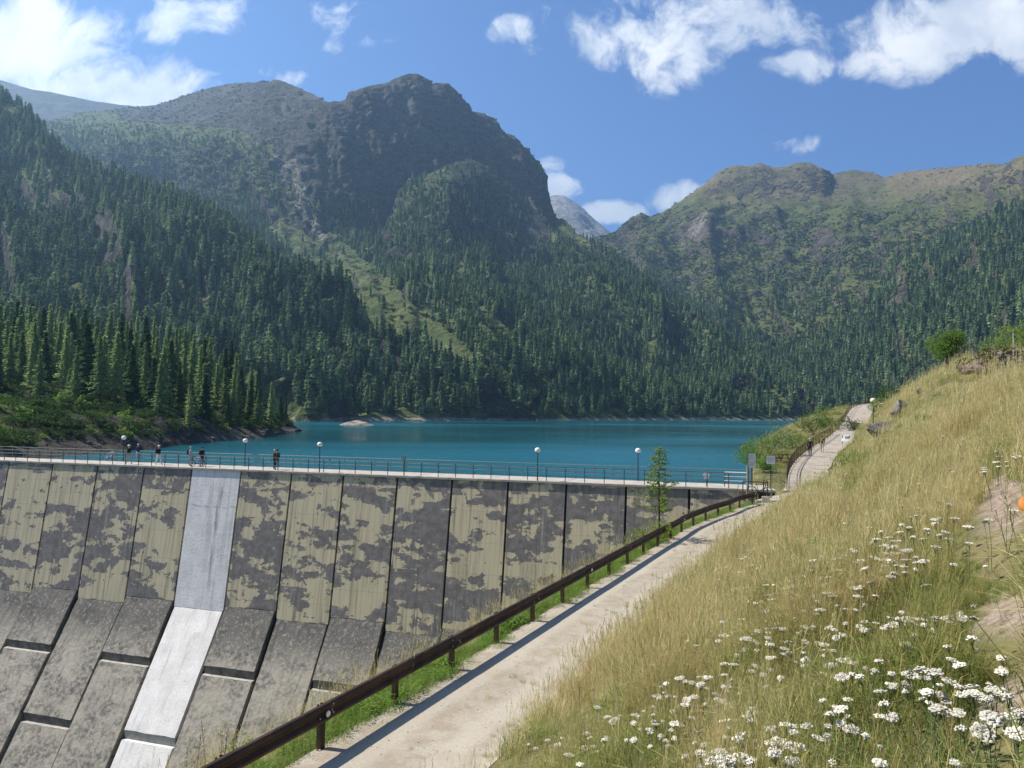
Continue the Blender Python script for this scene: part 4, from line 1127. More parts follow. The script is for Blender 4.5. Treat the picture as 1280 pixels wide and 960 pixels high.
# ------------------------------------------------------------------ guardrail beside the path
def build_guardrail():
    pl = np.array([tuple(p) for p in RAIL])
    t = empty('guardrail', (float(P0[0]), float(P0[1]), -0.13)); tag(t, 'long brown weathering steel guardrail with one corrugated beam beside the gravel path', 'guardrail')
    base = np.array(t.location)
    # equal 2 m post spacing through the first post seen
    dd, a0 = line_dist(np.array([P0[0]]), np.array([P0[1]]), [tuple(p) for p in pl]); a0 = float(a0[0])
    seg = np.linalg.norm(np.diff(pl, axis=0), axis=1); S = np.concatenate([[0], np.cumsum(seg)])
    def P(s): return np.array([np.interp(s, S, pl[:, 0]), np.interp(s, S, pl[:, 1])])
    def T(s):
        d = P(min(s + .3, S[-1])) - P(max(s - .3, 0)); return d / np.linalg.norm(d)
    SP = np.linalg.norm(P7 - P0) / 7.0
    ks = [a0 + SP * k for k in range(-4, 40) if 0.2 < a0 + SP * k < S[-1] - .1]
    bm = bmesh.new()                                         # C-section post
    for lo, hi in (((-.055, -.04, -.9), (.055, -.032, .70)), ((-.055, -.032, -.9), (-.047, .04, .70)), ((.047, -.032, -.9), (.055, .04, .70)), ((-.047, .033, -.9), (-.02, .04, .70)), ((.02, .033, -.9), (.047, .04, .70))): bx(bm, lo, hi)
    pme = bpy.data.meshes.new('post'); bm.to_mesh(pme); bm.free(); pme.materials.append(RUST)
    bm = bmesh.new(); lathe(bm, [(.017, 0), (.017, .012), (.008, .018)], 8); bme = bpy.data.meshes.new('bolt'); bm.to_mesh(bme); bm.free(); bme.materials.append(GALV)
    bm = bmesh.new(); lathe(bm, [(.048, 0), (.05, .008), (.045, .014)], 14); rme = bpy.data.meshes.new('reflector'); bm.to_mesh(rme); bm.free(); rme.materials.append(WHITEP)
    for s in ks:
        p = P(s); d = T(s); z = gz(p[0], p[1]) if False else -0.13
        o = link('post', pme, t); o.location = (p[0] - base[0], p[1] - base[1], z - base[2]); o.rotation_euler = (0, 0, math.atan2(d[1], d[0]))
    # W beam in 4 m lengths on the path side
    prof = [(.0, .745), (.035, .735), (.065, .70), (.07, .675), (.03, .635), (.012, .615), (.012, .585), (.03, .565), (.07, .525), (.065, .50), (.035, .465), (.0, .455)]
    prof = [(a, b - .02) for a, b in prof]
    ks2 = ks[::2]; ends = [max(ks[0] - SP, .05)] + ks2[1:] + ([ks[-1]] if ks2[-1] != ks[-1] else [])
    for j, (s0, s1) in enumerate(zip(ends[:-1], ends[1:])):
        n = 9; V = []; F = []; m = len(prof)
        lap = 0.012 if j % 2 else 0.0
        for i in range(n):
            s = s0 - .12 + (s1 - s0 + .24) * i / (n - 1); p = P(s); d = T(s); nr = np.array([d[1], -d[0]])
            for th in (0.0, -.006):
                for (a, b) in prof:
                    q = p + nr * (.05 + a + th + lap); V.append((q[0] - base[0], q[1] - base[1], -0.13 + b - base[2]))
        for i in range(n - 1):
            for k in range(m - 1):
                a = i * 2 * m + k; F.append([a, a + 1, a + 2 * m + 1, a + 2 * m]); F.append([a + m, a + 3 * m, a + 3 * m + 1, a + m + 1])
            for k in (0, m - 1):
                a = i * 2 * m + k; F.append([a, a + 2 * m, a + 3 * m, a + m])
        link('beam', mesh_np('beam', V, F, RUST, False), t)
        d = T(s0); nr = np.array([d[1], -d[0]])
        q = Vector((nr[0], nr[1], 0)).to_track_quat('Z', 'Y')
        if j < 12:
            for ds in (-.16, .16):
                for zz in (.54, .575, .635, .665):
                    if abs(zz - .6) < .04 and ds < 0: continue
                    p = P(s0 + ds) + nr * (.105 if zz in (.54, .665) else .08)
                    o = link('bolt', bme, t); o.location = (p[0] - base[0], p[1] - base[1], -0.13 + zz - base[2]); o.rotation_mode = 'QUATERNION'; o.rotation_quaternion = q
        if j % 3 == 2 or abs(s0 - a0) < .3:
            p = P(s0) + nr * .135
            o = link('reflector', rme, t); o.location = (p[0] - base[0], p[1] - base[1], -0.13 + .57 - base[2]); o.rotation_mode = 'QUATERNION'; o.rotation_quaternion = q
    # terminal end piece at the far end
    p = P(ks[-1]); d = T(ks[-1]); bm = bmesh.new(); bx(bm, (-.02, -.09, .40), (.28, .16, .76), Matrix.Translation((p[0] - base[0], p[1] - base[1], -0.13 - base[2])) @ Matrix.Rotation(math.atan2(d[1], d[0]), 4, 'Z'))
    bmesh.ops.bevel(bm, geom=bm.edges[:], offset=.05, segments=2, affect='EDGES'); bm_obj('end_cap', bm, RUST, t)
build_guardrail()

# ------------------------------------------------------------------ railings
def railing(name, pts, label, mat, step, h, rails, r_post=.022, r_rail=.017, balusters=0.0, toprad=None, group=None):
    """steel railing along a 3D polyline: every post and every rail length is a part"""
    pts = np.asarray(pts, float); base = pts[0].copy(); t = empty(name, tuple(base)); tag(t, label, 'railing', group)
    q = resample(pts, step)
    if np.linalg.norm(q[-1] - pts[-1]) > .25: q = np.vstack([q, pts[-1:]])
    bm = bmesh.new(); tube(bm, [(0, 0, -.05), (0, 0, h)], r_post, 6); pm = bpy.data.meshes.new('post'); bm.to_mesh(pm); bm.free(); pm.materials.append(mat)
    for p in q:
        o = link('post', pm, t); o.location = tuple(p - base)
    for k, zr in enumerate(rails):
        rr = (toprad or r_rail) if k == 0 else r_rail
        for a in range(0, len(q) - 1, 4):
            seg = q[a:min(a + 5, len(q))]
            bm = bmesh.new(); tube(bm, [tuple(p - base + np.array([0, 0, zr])) for p in seg], rr, 6)
            bm_obj('rail', bm, mat, t)
    if balusters:
        bq = resample(pts, balusters)
        bm = bmesh.new(); tube(bm, [(0, 0, rails[-1]), (0, 0, rails[0])], .008, 4); me = bpy.data.meshes.new('baluster'); bm.to_mesh(me); bm.free(); me.materials.append(mat)
        for p in bq[:280]:
            o = link('baluster', me, t); o.location = tuple(p - base)
    return t
s_a = dam_s(-190.0); s_b = dam_s(912.0)
DECK_OUT, DECK_IN = 0.02, -DECK_W + 0.28
railing('crest_railing', [damP(s_a, DECK_OUT, 0), damP(s_b, DECK_OUT, 0)], 'dark green steel railing along the dam crest edge above the patchy wall', STEEL, 1.46, 1.08, (1.06, .74, .42), .032, .022, 0, .028)
railing('crest_railing', [damP(s_a, DECK_IN, 0), damP(S_END + 1.5, DECK_IN, 0)], 'pale steel railing along the dam crest on the lake side', mat_plain('pale_grey_green_steel', (0.20, 0.22, 0.205), 0.5, .4, .2), 1.46, 1.1, (1.08, .76, .44), .022, .018, 0, .024)  # lake side railing in a paler grey green
railing('ramp_railing', RAMP_L[(RAMP_S[:, 1] > 52) & (RAMP_S[:, 1] < 96)] + np.array([0.1, 0, .03]), 'brown steel railing with thin bars climbing beside the concrete ramp', RUST, 1.9, 1.08, (1.05, .8, .15), .028, .022, .32, .04)
m_up = (RAMP_S[:, 1] > 97)
railing('bend_railing', RAMP_L[m_up] + np.array([0.2, 0.1, .03]), 'dark railing curving round the upper bend of the track', BLACK, 2.0, 1.05, (1.02, .55), .03, .024)
q = [at(np.array(float(a)), np.array(float(b)), np.array(float(d))) for a, b, d in ((1063, 507, 134), (1078, 505, 134), (1092, 504, 133), (1106, 503, 132))]
for p in q: p[2] = gz(p[0], p[1]) + .02
railing('bend_fence', q, 'rust brown fence behind the upper bend of the track', mat_plain('rust_brown_paint', (0.11, 0.05, 0.035), .7), 1.6, 1.2, (1.15, .85, .55, .28), .05, .055)

# ------------------------------------------------------------------ lamps
def lamp(pos, label, h=2.45, warm=False, group=None):
    t = empty('street_lamp', tuple(pos)); tag(t, label, 'lamp', group)
    bm = bmesh.new(); tube(bm, [(0, 0, -.1), (0, 0, .5), (0, 0, h - .38)], [.05, .04, .028], 8); bm_obj('pole', bm, BLACK, t)
    bm = bmesh.new(); lathe(bm, [(.03, h - .42), (.10, h - .38), (.11, h - .345), (.06, h - .34)], 12); bm_obj('collar', bm, BLACK, t)
    pr = [(.07, h - .34)] + [(.225 * math.cos(a) ** .9, h - .16 + .20 * math.sin(a)) for a in np.linspace(-1.15, 1.4, 9)]
    bm = bmesh.new(); lathe(bm, pr, 16); bm_obj('globe', bm, WARMG if warm else GLOBE, t, smooth=True)
    return t
WARMG = mat_plain('cream_opal_glass', (0.75, 0.66, 0.42), 0.3)
for px, side, lb in ((154, 'in', 'white globe lamp behind the walker in the white cap and black top'), (306, 'in', 'white globe lamp on the lake railing between the cyclists and the embracing pair'), (398.5, 'out', 'white globe lamp on the crest railing over a dark panel beside the couple'),
                     (671.5, 'out', 'white globe lamp on the crest railing midway between couple and young larch'), (797.5, 'in', 'white globe lamp on the lake railing beside the young larch')):
    o_ = DECK_OUT - .1 if side == 'out' else DECK_IN + .1
    s = dam_s(px) if side == 'out' else None
    if s is None:
        A = damP(0, o_, 0); d = ray(px, 575 + px * .0387); M_ = np.array([[d[0], -DE[0]], [d[1], -DE[1]]]); s = np.linalg.solve(M_, A[:2] - EYE[:2])[1]
    lamp(damP(s, o_, 0), lb)
p = hit(1091.5, 541); lamp(p, 'cream globe lamp on a dark pole among rocks above the ramp', 2.75, True)
# low floodlight on the railing
def floodlight(px):
    t = empty('floodlight', tuple(damP(dam_s(px), DECK_OUT, 0))); tag(t, 'small dark floodlight on a post of the crest railing', 'floodlight')
    bm = bmesh.new(); tube(bm, [(0, 0, 0), (0, 0, 1.35)], .035, 6); bm_obj('post', bm, BLACK, t)
    bm = bmesh.new(); bx(bm, (-.16, -.08, 1.34), (.16, .10, 1.56), Matrix.Rotation(.2, 4, 'X')); bmesh.ops.bevel(bm, geom=bm.edges[:], offset=.03, segments=1, affect='EDGES'); bm_obj('housing', bm, BLACK, t)
    bm = bmesh.new(); bx(bm, (-.13, -.093, 1.37), (.13, -.083, 1.53), Matrix.Rotation(.2, 4, 'X')); bm_obj('lens', bm, GALV, t)
floodlight(505)

# ------------------------------------------------------------------ people
SKIN = mat_plain('skin', (0.48, 0.29, 0.21), .6)
def cloth(name, c): return mat_plain(name, c, .85, .1)
_pc = {}
def person(pos, rz, top, legs, hair, label, pose='stand', hat=None, pack=None, h=1.74, group=None):
    t = empty('person', tuple(pos), rz); tag(t, label, 'person', group)
    J = {}
    def j(n, x, y, z, r): J[n] = (x, y, z, r)
    st = {'stand': (0, 0), 'walk': (.24, .14), 'lean': (.05, 0)}[pose]; sw, arm = st
    lean = .12 if pose == 'lean' else .02
    j('pelvis', 0, 0, .95, .135); j('waist', 0, lean * .3, 1.10, .125); j('chest', 0, lean * .7, 1.30, .15); j('neckb', 0, lean, 1.44, .085); j('neck', 0, lean, 1.50, .052)
    j('jaw', 0, lean + .03, 1.56, .07); j('head', 0, lean + .02, 1.64, .088); j('crown', 0, lean, 1.70, .066); j('nose', 0, lean + .115, 1.605, .014)
    for sg, n in ((-1, 'l'), (1, 'r')):
        j('sh' + n, sg * .175, lean, 1.40, .065)
        ay = arm * sg
        j('el' + n, sg * .235, lean + ay * .4 - .02, 1.13, .045)
        if pose == 'lean': j('wr' + n, sg * .20, .30, 1.10, .03)
        else: j('wr' + n, sg * .235, lean + ay + .07, .90, .03)
        w = J['wr' + n]; j('pm' + n, w[0], w[1] + .03, w[2] - .07 if pose != 'lean' else w[2] - .01, .032)
        ly = -sw * sg
        j('hp' + n, sg * .09, 0, .90, .095); j('kn' + n, sg * .10, ly * .55 + .04, .50, .062); j('an' + n, sg * .10, ly - .02, .085, .042); j('to' + n, sg * .115, ly + .15, .035, .035)
    E = [('pelvis', 'waist'), ('waist', 'chest'), ('chest', 'neckb'), ('neckb', 'neck'), ('neck', 'jaw'), ('jaw', 'head'), ('head', 'crown'), ('jaw', 'nose')]
    for n in 'lr': E += [('chest', 'sh' + n), ('sh' + n, 'el' + n), ('el' + n, 'wr' + n), ('wr' + n, 'pm' + n), ('pelvis', 'hp' + n), ('hp' + n, 'kn' + n), ('kn' + n, 'an' + n), ('an' + n, 'to' + n)]
    names = list(J); me = bpy.data.meshes.new('body'); k = h / 1.74
    me.from_pydata([tuple(c * k for c in J[n][:3]) for n in names], [(names.index(a), names.index(b)) for a, b in E], [])
    tmp = bpy.data.objects.new('tmp_body', me); COL.objects.link(tmp)
    tmp.modifiers.new('s', 'SKIN'); sv = me.skin_vertices[0].data
    for i, n in enumerate(names):
        r = J[n][3] * k; sv[i].radius = (r, r * (.78 if n in ('pelvis', 'waist', 'chest') else 1)); sv[i].use_root = n == 'pelvis'
    ss = tmp.modifiers.new('u', 'SUBSURF'); ss.levels = 1
    bpy.context.view_layer.update(); dg = bpy.context.evaluated_depsgraph_get()
    bmh = bpy.data.meshes.new_from_object(tmp.evaluated_get(dg)); bpy.data.objects.remove(tmp); bpy.data.meshes.remove(me)
    bmh.name = 'body'; bmh.materials.clear()
    for m_ in (SKIN, top, legs, RUBBER): bmh.materials.append(m_)
    for p in bmh.polygons:
        p.use_smooth = True; c = p.center; z = c.z / k; ax = abs(c.x) / k
        if z > 1.47: i = 0
        elif z < .075: i = 3
        elif ax > .185 and z < 1.04 and pose != 'lean': i = 0 if z < .93 else 1
        elif z < .98: i = 2
        else: i = 1
        p.material_index = i
    link('body', bmh, t)
    # hands with five fingers
    for n, sg in (('l', -1), ('r', 1)):
        w = np.array(J['pm' + n][:3]) * k; dn = np.array([0, .25, -1.0]) if pose != 'lean' else np.array([0, 1.0, -.25]); dn /= np.linalg.norm(dn)
        sd = np.array([0, 1.0, .25]) if pose != 'lean' else np.array([1.0, 0, 0]); bm = bmesh.new()
        for f, (o_, L) in enumerate(((-.03, .06), (-.01, .075), (.01, .08), (.03, .07))):
            a = w + sd * o_ + dn * .02; tube(bm, [a, a + dn * L * .55, a + dn * L + np.array([-sg * .02, 0, 0])], [.009, .0085, .006], 5)
        a = w - dn * .02 + sd * .035; tube(bm, [a, a + sd * .03 + dn * .02, a + sd * .035 + dn * .05], [.011, .01, .007], 5)
        bm_obj('hand', bm, SKIN, t)
    hy = J['head'][1] * k; hz = J['head'][2] * k
    bm = bmesh.new()
    prof = [(.098, -.02), (.104, .03), (.09, .075), (.055, .105), (.012, .115)]
    lathe(bm, [(a * k, b * k) for a, b in prof], 12, (0, hy - .016, hz)); bm_obj('hair', bm, hair, t, smooth=True)
    bm = bmesh.new()
    for sg in (-1, 1): bmesh.ops.create_uvsphere(bm, u_segments=6, v_segments=4, radius=.011, matrix=Matrix.Translation((sg * .033 * k, hy + .082 * k, hz - .002)))
    bm_obj('eyes', bm, BLACK, t)
    if hat:
        bm = bmesh.new(); lathe(bm, [(.155, .045), (.16, .055), (.11, .06), (.105, .11), (.06, .135), (.012, .14)], 14, (0, hy - .01, hz)); bm_obj('hat', bm, hat, t, smooth=True)
    if pack:
        bm = bmesh.new(); bx(bm, (-.15 * k, -.30 * k, 1.02 * k), (.15 * k, -.12 * k, 1.45 * k)); bmesh.ops.bevel(bm, geom=bm.edges[:], offset=.05, segments=2, affect='EDGES'); bm_obj('backpack', bm, pack, t, smooth=True)
    return t
C_BLACK = cloth('black_fabric', (0.022, 0.022, 0.026)); C_WHITE = cloth('white_fabric', (0.72, 0.71, 0.69)); C_BEIGE = cloth('beige_fabric', (0.42, 0.36, 0.27)); C_GREY = cloth('pale_blue_grey_fabric', (0.42, 0.46, 0.52))
C_MAROON = cloth('maroon_fabric', (0.13, 0.035, 0.045)); C_GREEN = cloth('dark_green_fabric', (0.03, 0.10, 0.055)); C_YEL = cloth('olive_yellow_fabric', (0.22, 0.20, 0.04)); C_NAVY = cloth('navy_fabric', (0.03, 0.04, 0.08)); C_RED = cloth('red_fabric', (0.33, 0.05, 0.05))
H_BROWN = cloth('brown_hair', (0.06, 0.038, 0.024)); H_GREY = cloth('grey_hair', (0.45, 0.44, 0.42)); H_BLOND = cloth('fair_hair', (0.36, 0.26, 0.14))
def deck(px, inward):
    A = damP(0, -inward, 0); d = ray(px, 575 + px * .0387); M_ = np.array([[d[0], -DE[0]], [d[1], -DE[1]]]); s = np.linalg.solve(M_, A[:2] - EYE[:2])[1]
    return damP(s, -inward, 0.0)
ae = math.atan2(DE[1], DE[0]) - math.pi / 2        # facing along the crest towards the path
PG = 'walkers on the dam crest'
person(deck(161, .7), ae + math.pi, C_BLACK, C_BEIGE, H_GREY, 'person in a white cap, black top and beige trousers walking on the crest', 'walk', C_WHITE)
person(deck(172, 3.2), ae + 2.2, C_NAVY, C_GREY, H_GREY, 'grey haired person leaning on the lake railing behind the beige trousers walker', 'lean')
person(deck(198, 1.5), ae, C_BLACK, C_WHITE, H_BLOND, 'person in white trousers and white hat with a black backpack on the crest', 'walk', C_WHITE, C_BLACK)
person(deck(237.5, 1.2), ae + .3, C_GREY, C_GREY, H_GREY, 'person in pale blue grey clothes holding the pale bicycle on the crest', 'stand', None, C_NAVY)
person(deck(252, 1.3), ae - .2, C_BLACK, C_NAVY, H_BROWN, 'person in a black top with a maroon backpack beside the pale bicycle', 'stand', None, C_MAROON)
person(deck(342.5, .7), ae + .8, C_BLACK, C_BLACK, H_GREY, 'person in black with grey hair close to a companion in green', 'stand')
person(deck(346, 1.15), ae + 2.6, C_RED, C_NAVY, H_BROWN, 'person in a red top and green hat hugging the companion in black', 'stand', C_GREEN, C_GREEN)
def ramp_at(y, off):
    i = np.interp(y, RAMP_S[:, 1], np.arange(len(RAMP_S))); f = np.array([np.interp(i, np.arange(len(RAMP_S)), RAMP_S[:, k]) for k in range(3)]); return f + np.array([off, 0, .035])
person(ramp_at(75.5, -.75), -.45, C_BLACK, C_BLACK, H_GREY, 'person all in black with grey hair climbing the ramp', 'walk', None, None, 1.78)
person(ramp_at(79.0, .0), -.45, C_BLACK, C_BEIGE, H_BROWN, 'person with an olive yellow backpack and beige trousers climbing the ramp', 'walk', None, C_YEL, 1.7)

# ------------------------------------------------------------------ bicycles
def bicycle(pos, rz, label, fm, tilt=0.06):
    t = empty('bicycle', tuple(pos), rz); t.rotation_euler = (tilt, 0, rz); tag(t, label, 'bicycle')
    R = .335
    for x in (-.52, .52):
        w = empty('wheel', (x, 0, R)); w.parent = t
        bm = bmesh.new(); tube(bm, [(R * math.cos(a), 0, R * math.sin(a)) for a in np.linspace(0, 2 * math.pi, 25)], .022, 6, False); bm_obj('tyre', bm, RUBBER, w)
        bm = bmesh.new(); tube(bm, [(.3 * math.cos(a), 0, .3 * math.sin(a)) for a in np.linspace(0, 2 * math.pi, 25)], .01, 5, False)
        for k in range(12):
            a = k * math.pi / 6; tube(bm, [(0, .02 * (-1) ** k, 0), (.3 * math.cos(a), 0, .3 * math.sin(a))], .0022, 3)
        bm_obj('rim', bm, GALV, w)
    bm = bmesh.new()
    bb, ht, hb, stp = (-.08, 0, .30), (.36, 0, .86), (.39, 0, .74), (-.21, 0, .82)
    for a, b, r in ((bb, hb, .022), (stp, ht, .02), (bb, stp, .018), (stp, (-.52, 0, R), .011), (bb, (-.52, 0, R), .012), (ht, hb, .024), (hb, (.52, 0, R), .015)): tube(bm, [a, b], r, 6)
    bm_obj('frame', bm, fm, t)
    bm = bmesh.new(); tube(bm, [(.30, -.29, .99), (.36, -.2, 1.0), (.37, 0, .98), (.36, .2, 1.0), (.30, .29, .99)], .014, 6); tube(bm, [ht, (.37, 0, .98)], .015, 6); bm_obj('handlebar', bm, BLACK, t)
    bm = bmesh.new(); bx(bm, (-.36, -.07, .93), (-.10, .07, .98)); bmesh.ops.bevel(bm, geom=bm.edges[:], offset=.02, segments=2, affect='EDGES'); tube(bm, [stp, (-.235, 0, .94)], .014, 6); bm_obj('saddle', bm, BLACK, t)
    bm = bmesh.new(); bmesh.ops.create_cone(bm, segments=16, radius1=.09, radius2=.09, depth=.01, cap_ends=True, matrix=Matrix.Translation((-.08, -.05, .30)) @ Matrix.Rotation(math.pi / 2, 4, 'X'))
    tube(bm, [(-.08, -.07, .30), (.02, -.09, .16)], .012, 5); tube(bm, [(-.08, .07, .30), (-.18, .09, .44)], .012, 5); bm_obj('crank', bm, BLACK, t)
bicycle(deck(137, 3.6), ae + math.pi / 2 + .03, 'white bicycle leaning on the lake railing near the white cap walker', WHITEP, -.12)
bicycle(deck(246, .85), ae + math.pi / 2, 'pale pink bicycle held between two people on the crest', mat_plain('pale_pink_paint', (0.60, 0.50, 0.50), .4))
bp = onz(np.array(950.0), np.array(622.0), -0.02)
bicycle((bp[0], bp[1], -0.01), -.75, 'dark bicycle parked at the far end of the guardrail by the signs', BLACK, .05)

# ------------------------------------------------------------------ signs and barrier where crest and path meet
INK = mat_plain('dark_print', (0.06, 0.06, 0.07), .7)
def notice_board(pos, rz, label, h, w, ph, boards, post_mat, two_tone=False):
    t = empty('notice_board', tuple(pos), rz); tag(t, label, 'sign')
    bm = bmesh.new(); tube(bm, [(0, 0, -.3), (0, 0, h)], .035, 8); bm_obj('post', bm, post_mat, t)
    z = h
    for k, bh in enumerate(boards):
        bm = bmesh.new(); bx(bm, (-w / 2, -.055, z - bh), (w / 2, -.038, z)); b = bm_obj('board', bm, WHITEP, t)
        bm = bmesh.new()
        rng = random.Random(k + int(w * 100))
        n = 5
        for r in range(n):                                 # lines of small print
            zz = z - bh * (.16 + .7 * r / n); bx(bm, (-w * .38, -.0575, zz - bh * .035), (w * (.1 + .28 * rng.random()), -.0555, zz))
        bm_obj('print', bm, INK, b)
        z -= bh + .02
    bm = bmesh.new(); 
    for x in (-w / 2, w / 2): bx(bm, (x - .012, -.06, z), (x + .012, -.036, h + .012))
    bx(bm, (-w / 2 - .012, -.061, h), (w / 2 + .012, -.035, h + .024)); bm_obj('frame', bm, BLACK, t)
    return t
face_cam = lambda p: math.atan2(-p[0], p[1]) * 1.0
p = onz(np.array(940.0), np.array(613.0), 0.0); notice_board(p, face_cam(p) + .25, 'post with two white notices stacked in a dark frame beside a wooden pole', 2.5, .52, .4, (.52, .42), BLACK)
p = onz(np.array(963.5), np.array(609.5), 0.0); notice_board(p, face_cam(p) + .1, 'pale notice panel on a black post at the foot of the ramp', 2.25, .62, .5, (.6,), BLACK)
p = onz(np.array(934.5), np.array(619.0), -.1)
bm = bmesh.new(); tube(bm, [(0, 0, -.4), (0.01, 0, .9), (.0, .01, 1.9)], [.09, .085, .075], 9); o = bm_obj('wooden_post', bm, WOOD, None, tuple(p)); tag(o, 'round weathered wooden post in front of the framed notices', 'post')
def barrier():
    a = onz(np.array(905.0), np.array(608.0), 0.0); b = onz(np.array(934.0), np.array(609.0), 0.0)
    t = empty('barrier', tuple(a)); tag(t, 'white three bar barrier at the end of the dam crest', 'barrier')
    L = b - a
    for z in (.42, .72, 1.02):
        bm = bmesh.new(); tube(bm, [(0, 0, z), tuple(L + np.array([0, 0, z]))], .035, 6); bm_obj('bar', bm, WHITEP, t)
    for f in (0.02, .98):
        bm = bmesh.new(); tube(bm, [tuple(L * f), tuple(L * f + np.array([0, 0, 1.1]))], .03, 6); bm_obj('post', bm, STEEL, t)
barrier()
def round_sign():
    p = damP(dam_s(881.5), DECK_OUT - 1.2, 0); t = empty('round_sign', tuple(p), face_cam(p)); tag(t, 'plain white round sign plate on the crest railing near the barrier', 'sign')
    bm = bmesh.new(); bmesh.ops.create_cone(bm, segments=24, radius1=.24, radius2=.24, depth=.012, cap_ends=True, matrix=Matrix.Translation((0, -.05, .72)) @ Matrix.Rotation(math.pi / 2, 4, 'X')); bm_obj('plate', bm, WHITEP, t)
    bm = bmesh.new(); tube(bm, [(.25 * math.cos(a), -.05, .72 + .25 * math.sin(a)) for a in np.linspace(0, 2 * math.pi, 25)], .014, 5, False); bm_obj('rim', bm, mat_plain('faded_grey_rim', (.25, .24, .23)), t)
    bm = bmesh.new(); tube(bm, [(0, 0, 0), (0, 0, 1.05)], .025, 6); bm_obj('post', bm, STEEL, t)
round_sign()
def end_frame():
    p = onz(np.array(957.0), np.array(627.0), -0.05); t = empty('hoop_barrier', (p[0], p[1], -.03), face_cam(p)); tag(t, 'dark steel hoop barrier set in a pale concrete block beyond the guardrail end', 'barrier')
    bm = bmesh.new(); bx(bm, (-.22, -.16, -.1), (.22, .16, .28)); bmesh.ops.bevel(bm, geom=bm.edges[:], offset=.02, segments=1, affect='EDGES'); bm_obj('block', bm, CONC, t)
    bm = bmesh.new(); tube(bm, [(-.12, 0, .2), (-.12, 0, 1.15), (-.08, 0, 1.22), (.08, 0, 1.22), (.12, 0, 1.15), (.12, 0, .2)], .03, 7); bm_obj('hoop', bm, BLACK, t)
    bm = bmesh.new(); tube(bm, [(-1.3, .1, 1.12), (.12, 0, 1.12)], .03, 7); tube(bm, [(-1.3, .1, .0), (-1.3, .1, 1.12)], .03, 7); bm_obj('arm', bm, BLACK, t)
end_frame()
def picnic_table(px, py):
    p = hit(px, py, 54); t = empty('picnic_table', tuple(p), .5); tag(t, 'dark brown wooden picnic table on the grass beside the ramp', 'table')
    for k in range(4):
        bm = bmesh.new(); bx(bm, (-.8, -.36 + .185 * k, .70), (.8, -.19 + .185 * k, .745)); bm_obj('plank', bm, DARKWOOD, t)
    for y in (-.62, .62):
        bm = bmesh.new(); bx(bm, (-.8, y - .12, .40), (.8, y + .12, .445)); bm_obj('bench', bm, DARKWOOD, t)
    for x in (-.55, .55):
        bm = bmesh.new(); tube(bm, [(x, -.6, -.1), (x, -.2, .7)], .04, 5); tube(bm, [(x, .6, -.1), (x, .2, .7)], .04, 5); tube(bm, [(x, -.7, .38), (x, .7, .38)], .035, 5); bm_obj('leg', bm, DARKWOOD, t)
DARKWOOD = mat_mottled('dark_brown_wood', (0.085, 0.055, 0.035), (0.05, 0.033, 0.022), 6.0, .8)
picnic_table(976, 578)
# information panel (white) beside the ramp
p = hit(1057, 556, 60); t = empty('information_panel', tuple(p), -.5); t.scale = (.72, .72, .72); tag(t, 'white slanted information panel on dark legs above the ramp', 'sign')
bm = bmesh.new(); bx(bm, (-.62, -.03, .55), (.62, .03, 1.55), Matrix.Rotation(-.25, 4, 'X')); bm_obj('board', bm, WHITEP, t)
for x in (-.5, .5):
    bm = bmesh.new(); tube(bm, [(x, .12, -.3), (x, .30, 1.45)], .045, 6); bm_obj('leg', bm, BLACK, t)
bm = bmesh.new(); bx(bm, (-.1, -.045, .95), (.5, -.034, 1.35), Matrix.Rotation(-.25, 4, 'X')); bm_obj('picture', bm, mat_mottled('dim_panel_print', (.10, .12, .14), (.3, .3, .28), 8, .6, 0, .3, 0, 'obj'), t)
# timber steps at the right of the ramp
for k, y in enumerate((62.5, 65.2, 68.0, 71.0, 74.5)):
    c = ramp_at(y, .95); bm = bmesh.new(); bx(bm, (-.55, -.06, -.05), (.55, .06, .035)); bmesh.ops.bevel(bm, geom=bm.edges[:], offset=.015, segments=1, affect='EDGES')
    o = bm_obj('timber_step', bm, WOOD, None, tuple(c)); o.rotation_euler = (0, 0, -.42); tag(o, ('lowest weathered timber step on the ramp, nearest the crest', 'second timber step up the ramp from the crest', 'middle one of five timber steps across the ramp', 'fourth timber step up the ramp from the crest', 'uppermost timber step, just behind the two ramp walkers')[k], 'step', 'timber steps on the ramp')

# ------------------------------------------------------------------ stones
def rock(name, pos, size, seed, mat, label=None, cat=None, rz=0.0, parent=None, sub=2, amp=.45, group=None):
    bm = bmesh.new(); bmesh.ops.create_icosphere(bm, subdivisions=sub, radius=1.0)
    rng = np.random.default_rng(seed)
    pl = [(v / np.linalg.norm(v), rng.uniform(.45, .88)) for v in rng.normal(0, 1, (10, 3))]
    for v in bm.verts:
        c = np.array(v.co)
        for n, d in pl:                                    # planes cut facets into the boulder
            e = c @ n - d
            if e > 0: c = c - n * e * .9
        c = c * (1 + amp * .3 * (float(vnoise(np.array(c[0] * 2.2 + seed), np.array(c[1] * 2.2 + c[2] * 1.7), seed)) - .5))
        v.co = (c[0] * size[0], c[1] * size[1], c[2] * size[2])
    o = bm_obj(name, bm, mat, parent, tuple(pos)); o.rotation_euler = (0, 0, rz)
    if label: tag(o, label, cat, group)
    return o
p = hit(322, 903); b_ = rock('boulder', (p[0], p[1], p[2] + .16), (.18, .17, .24), 3, PINKSTONE, 'rounded pinkish stone standing on the bank just behind the guardrail', 'boulder', .4, None, 3)
p = hit(1110, 549, 50); rock('boulder', (p[0], p[1], p[2] + .35), (2.0, 1.0, .75), 5, STONE, 'large flat grey rock slab beside the cream lamp', 'boulder', .35, None, 3)
p = hit(1126, 517, 50); rock('boulder', (p[0], p[1], p[2] + .3), (.75, .7, 1.0), 8, STONE, 'upright grey rock on the slope above the cream lamp', 'boulder', .2, None, 3)
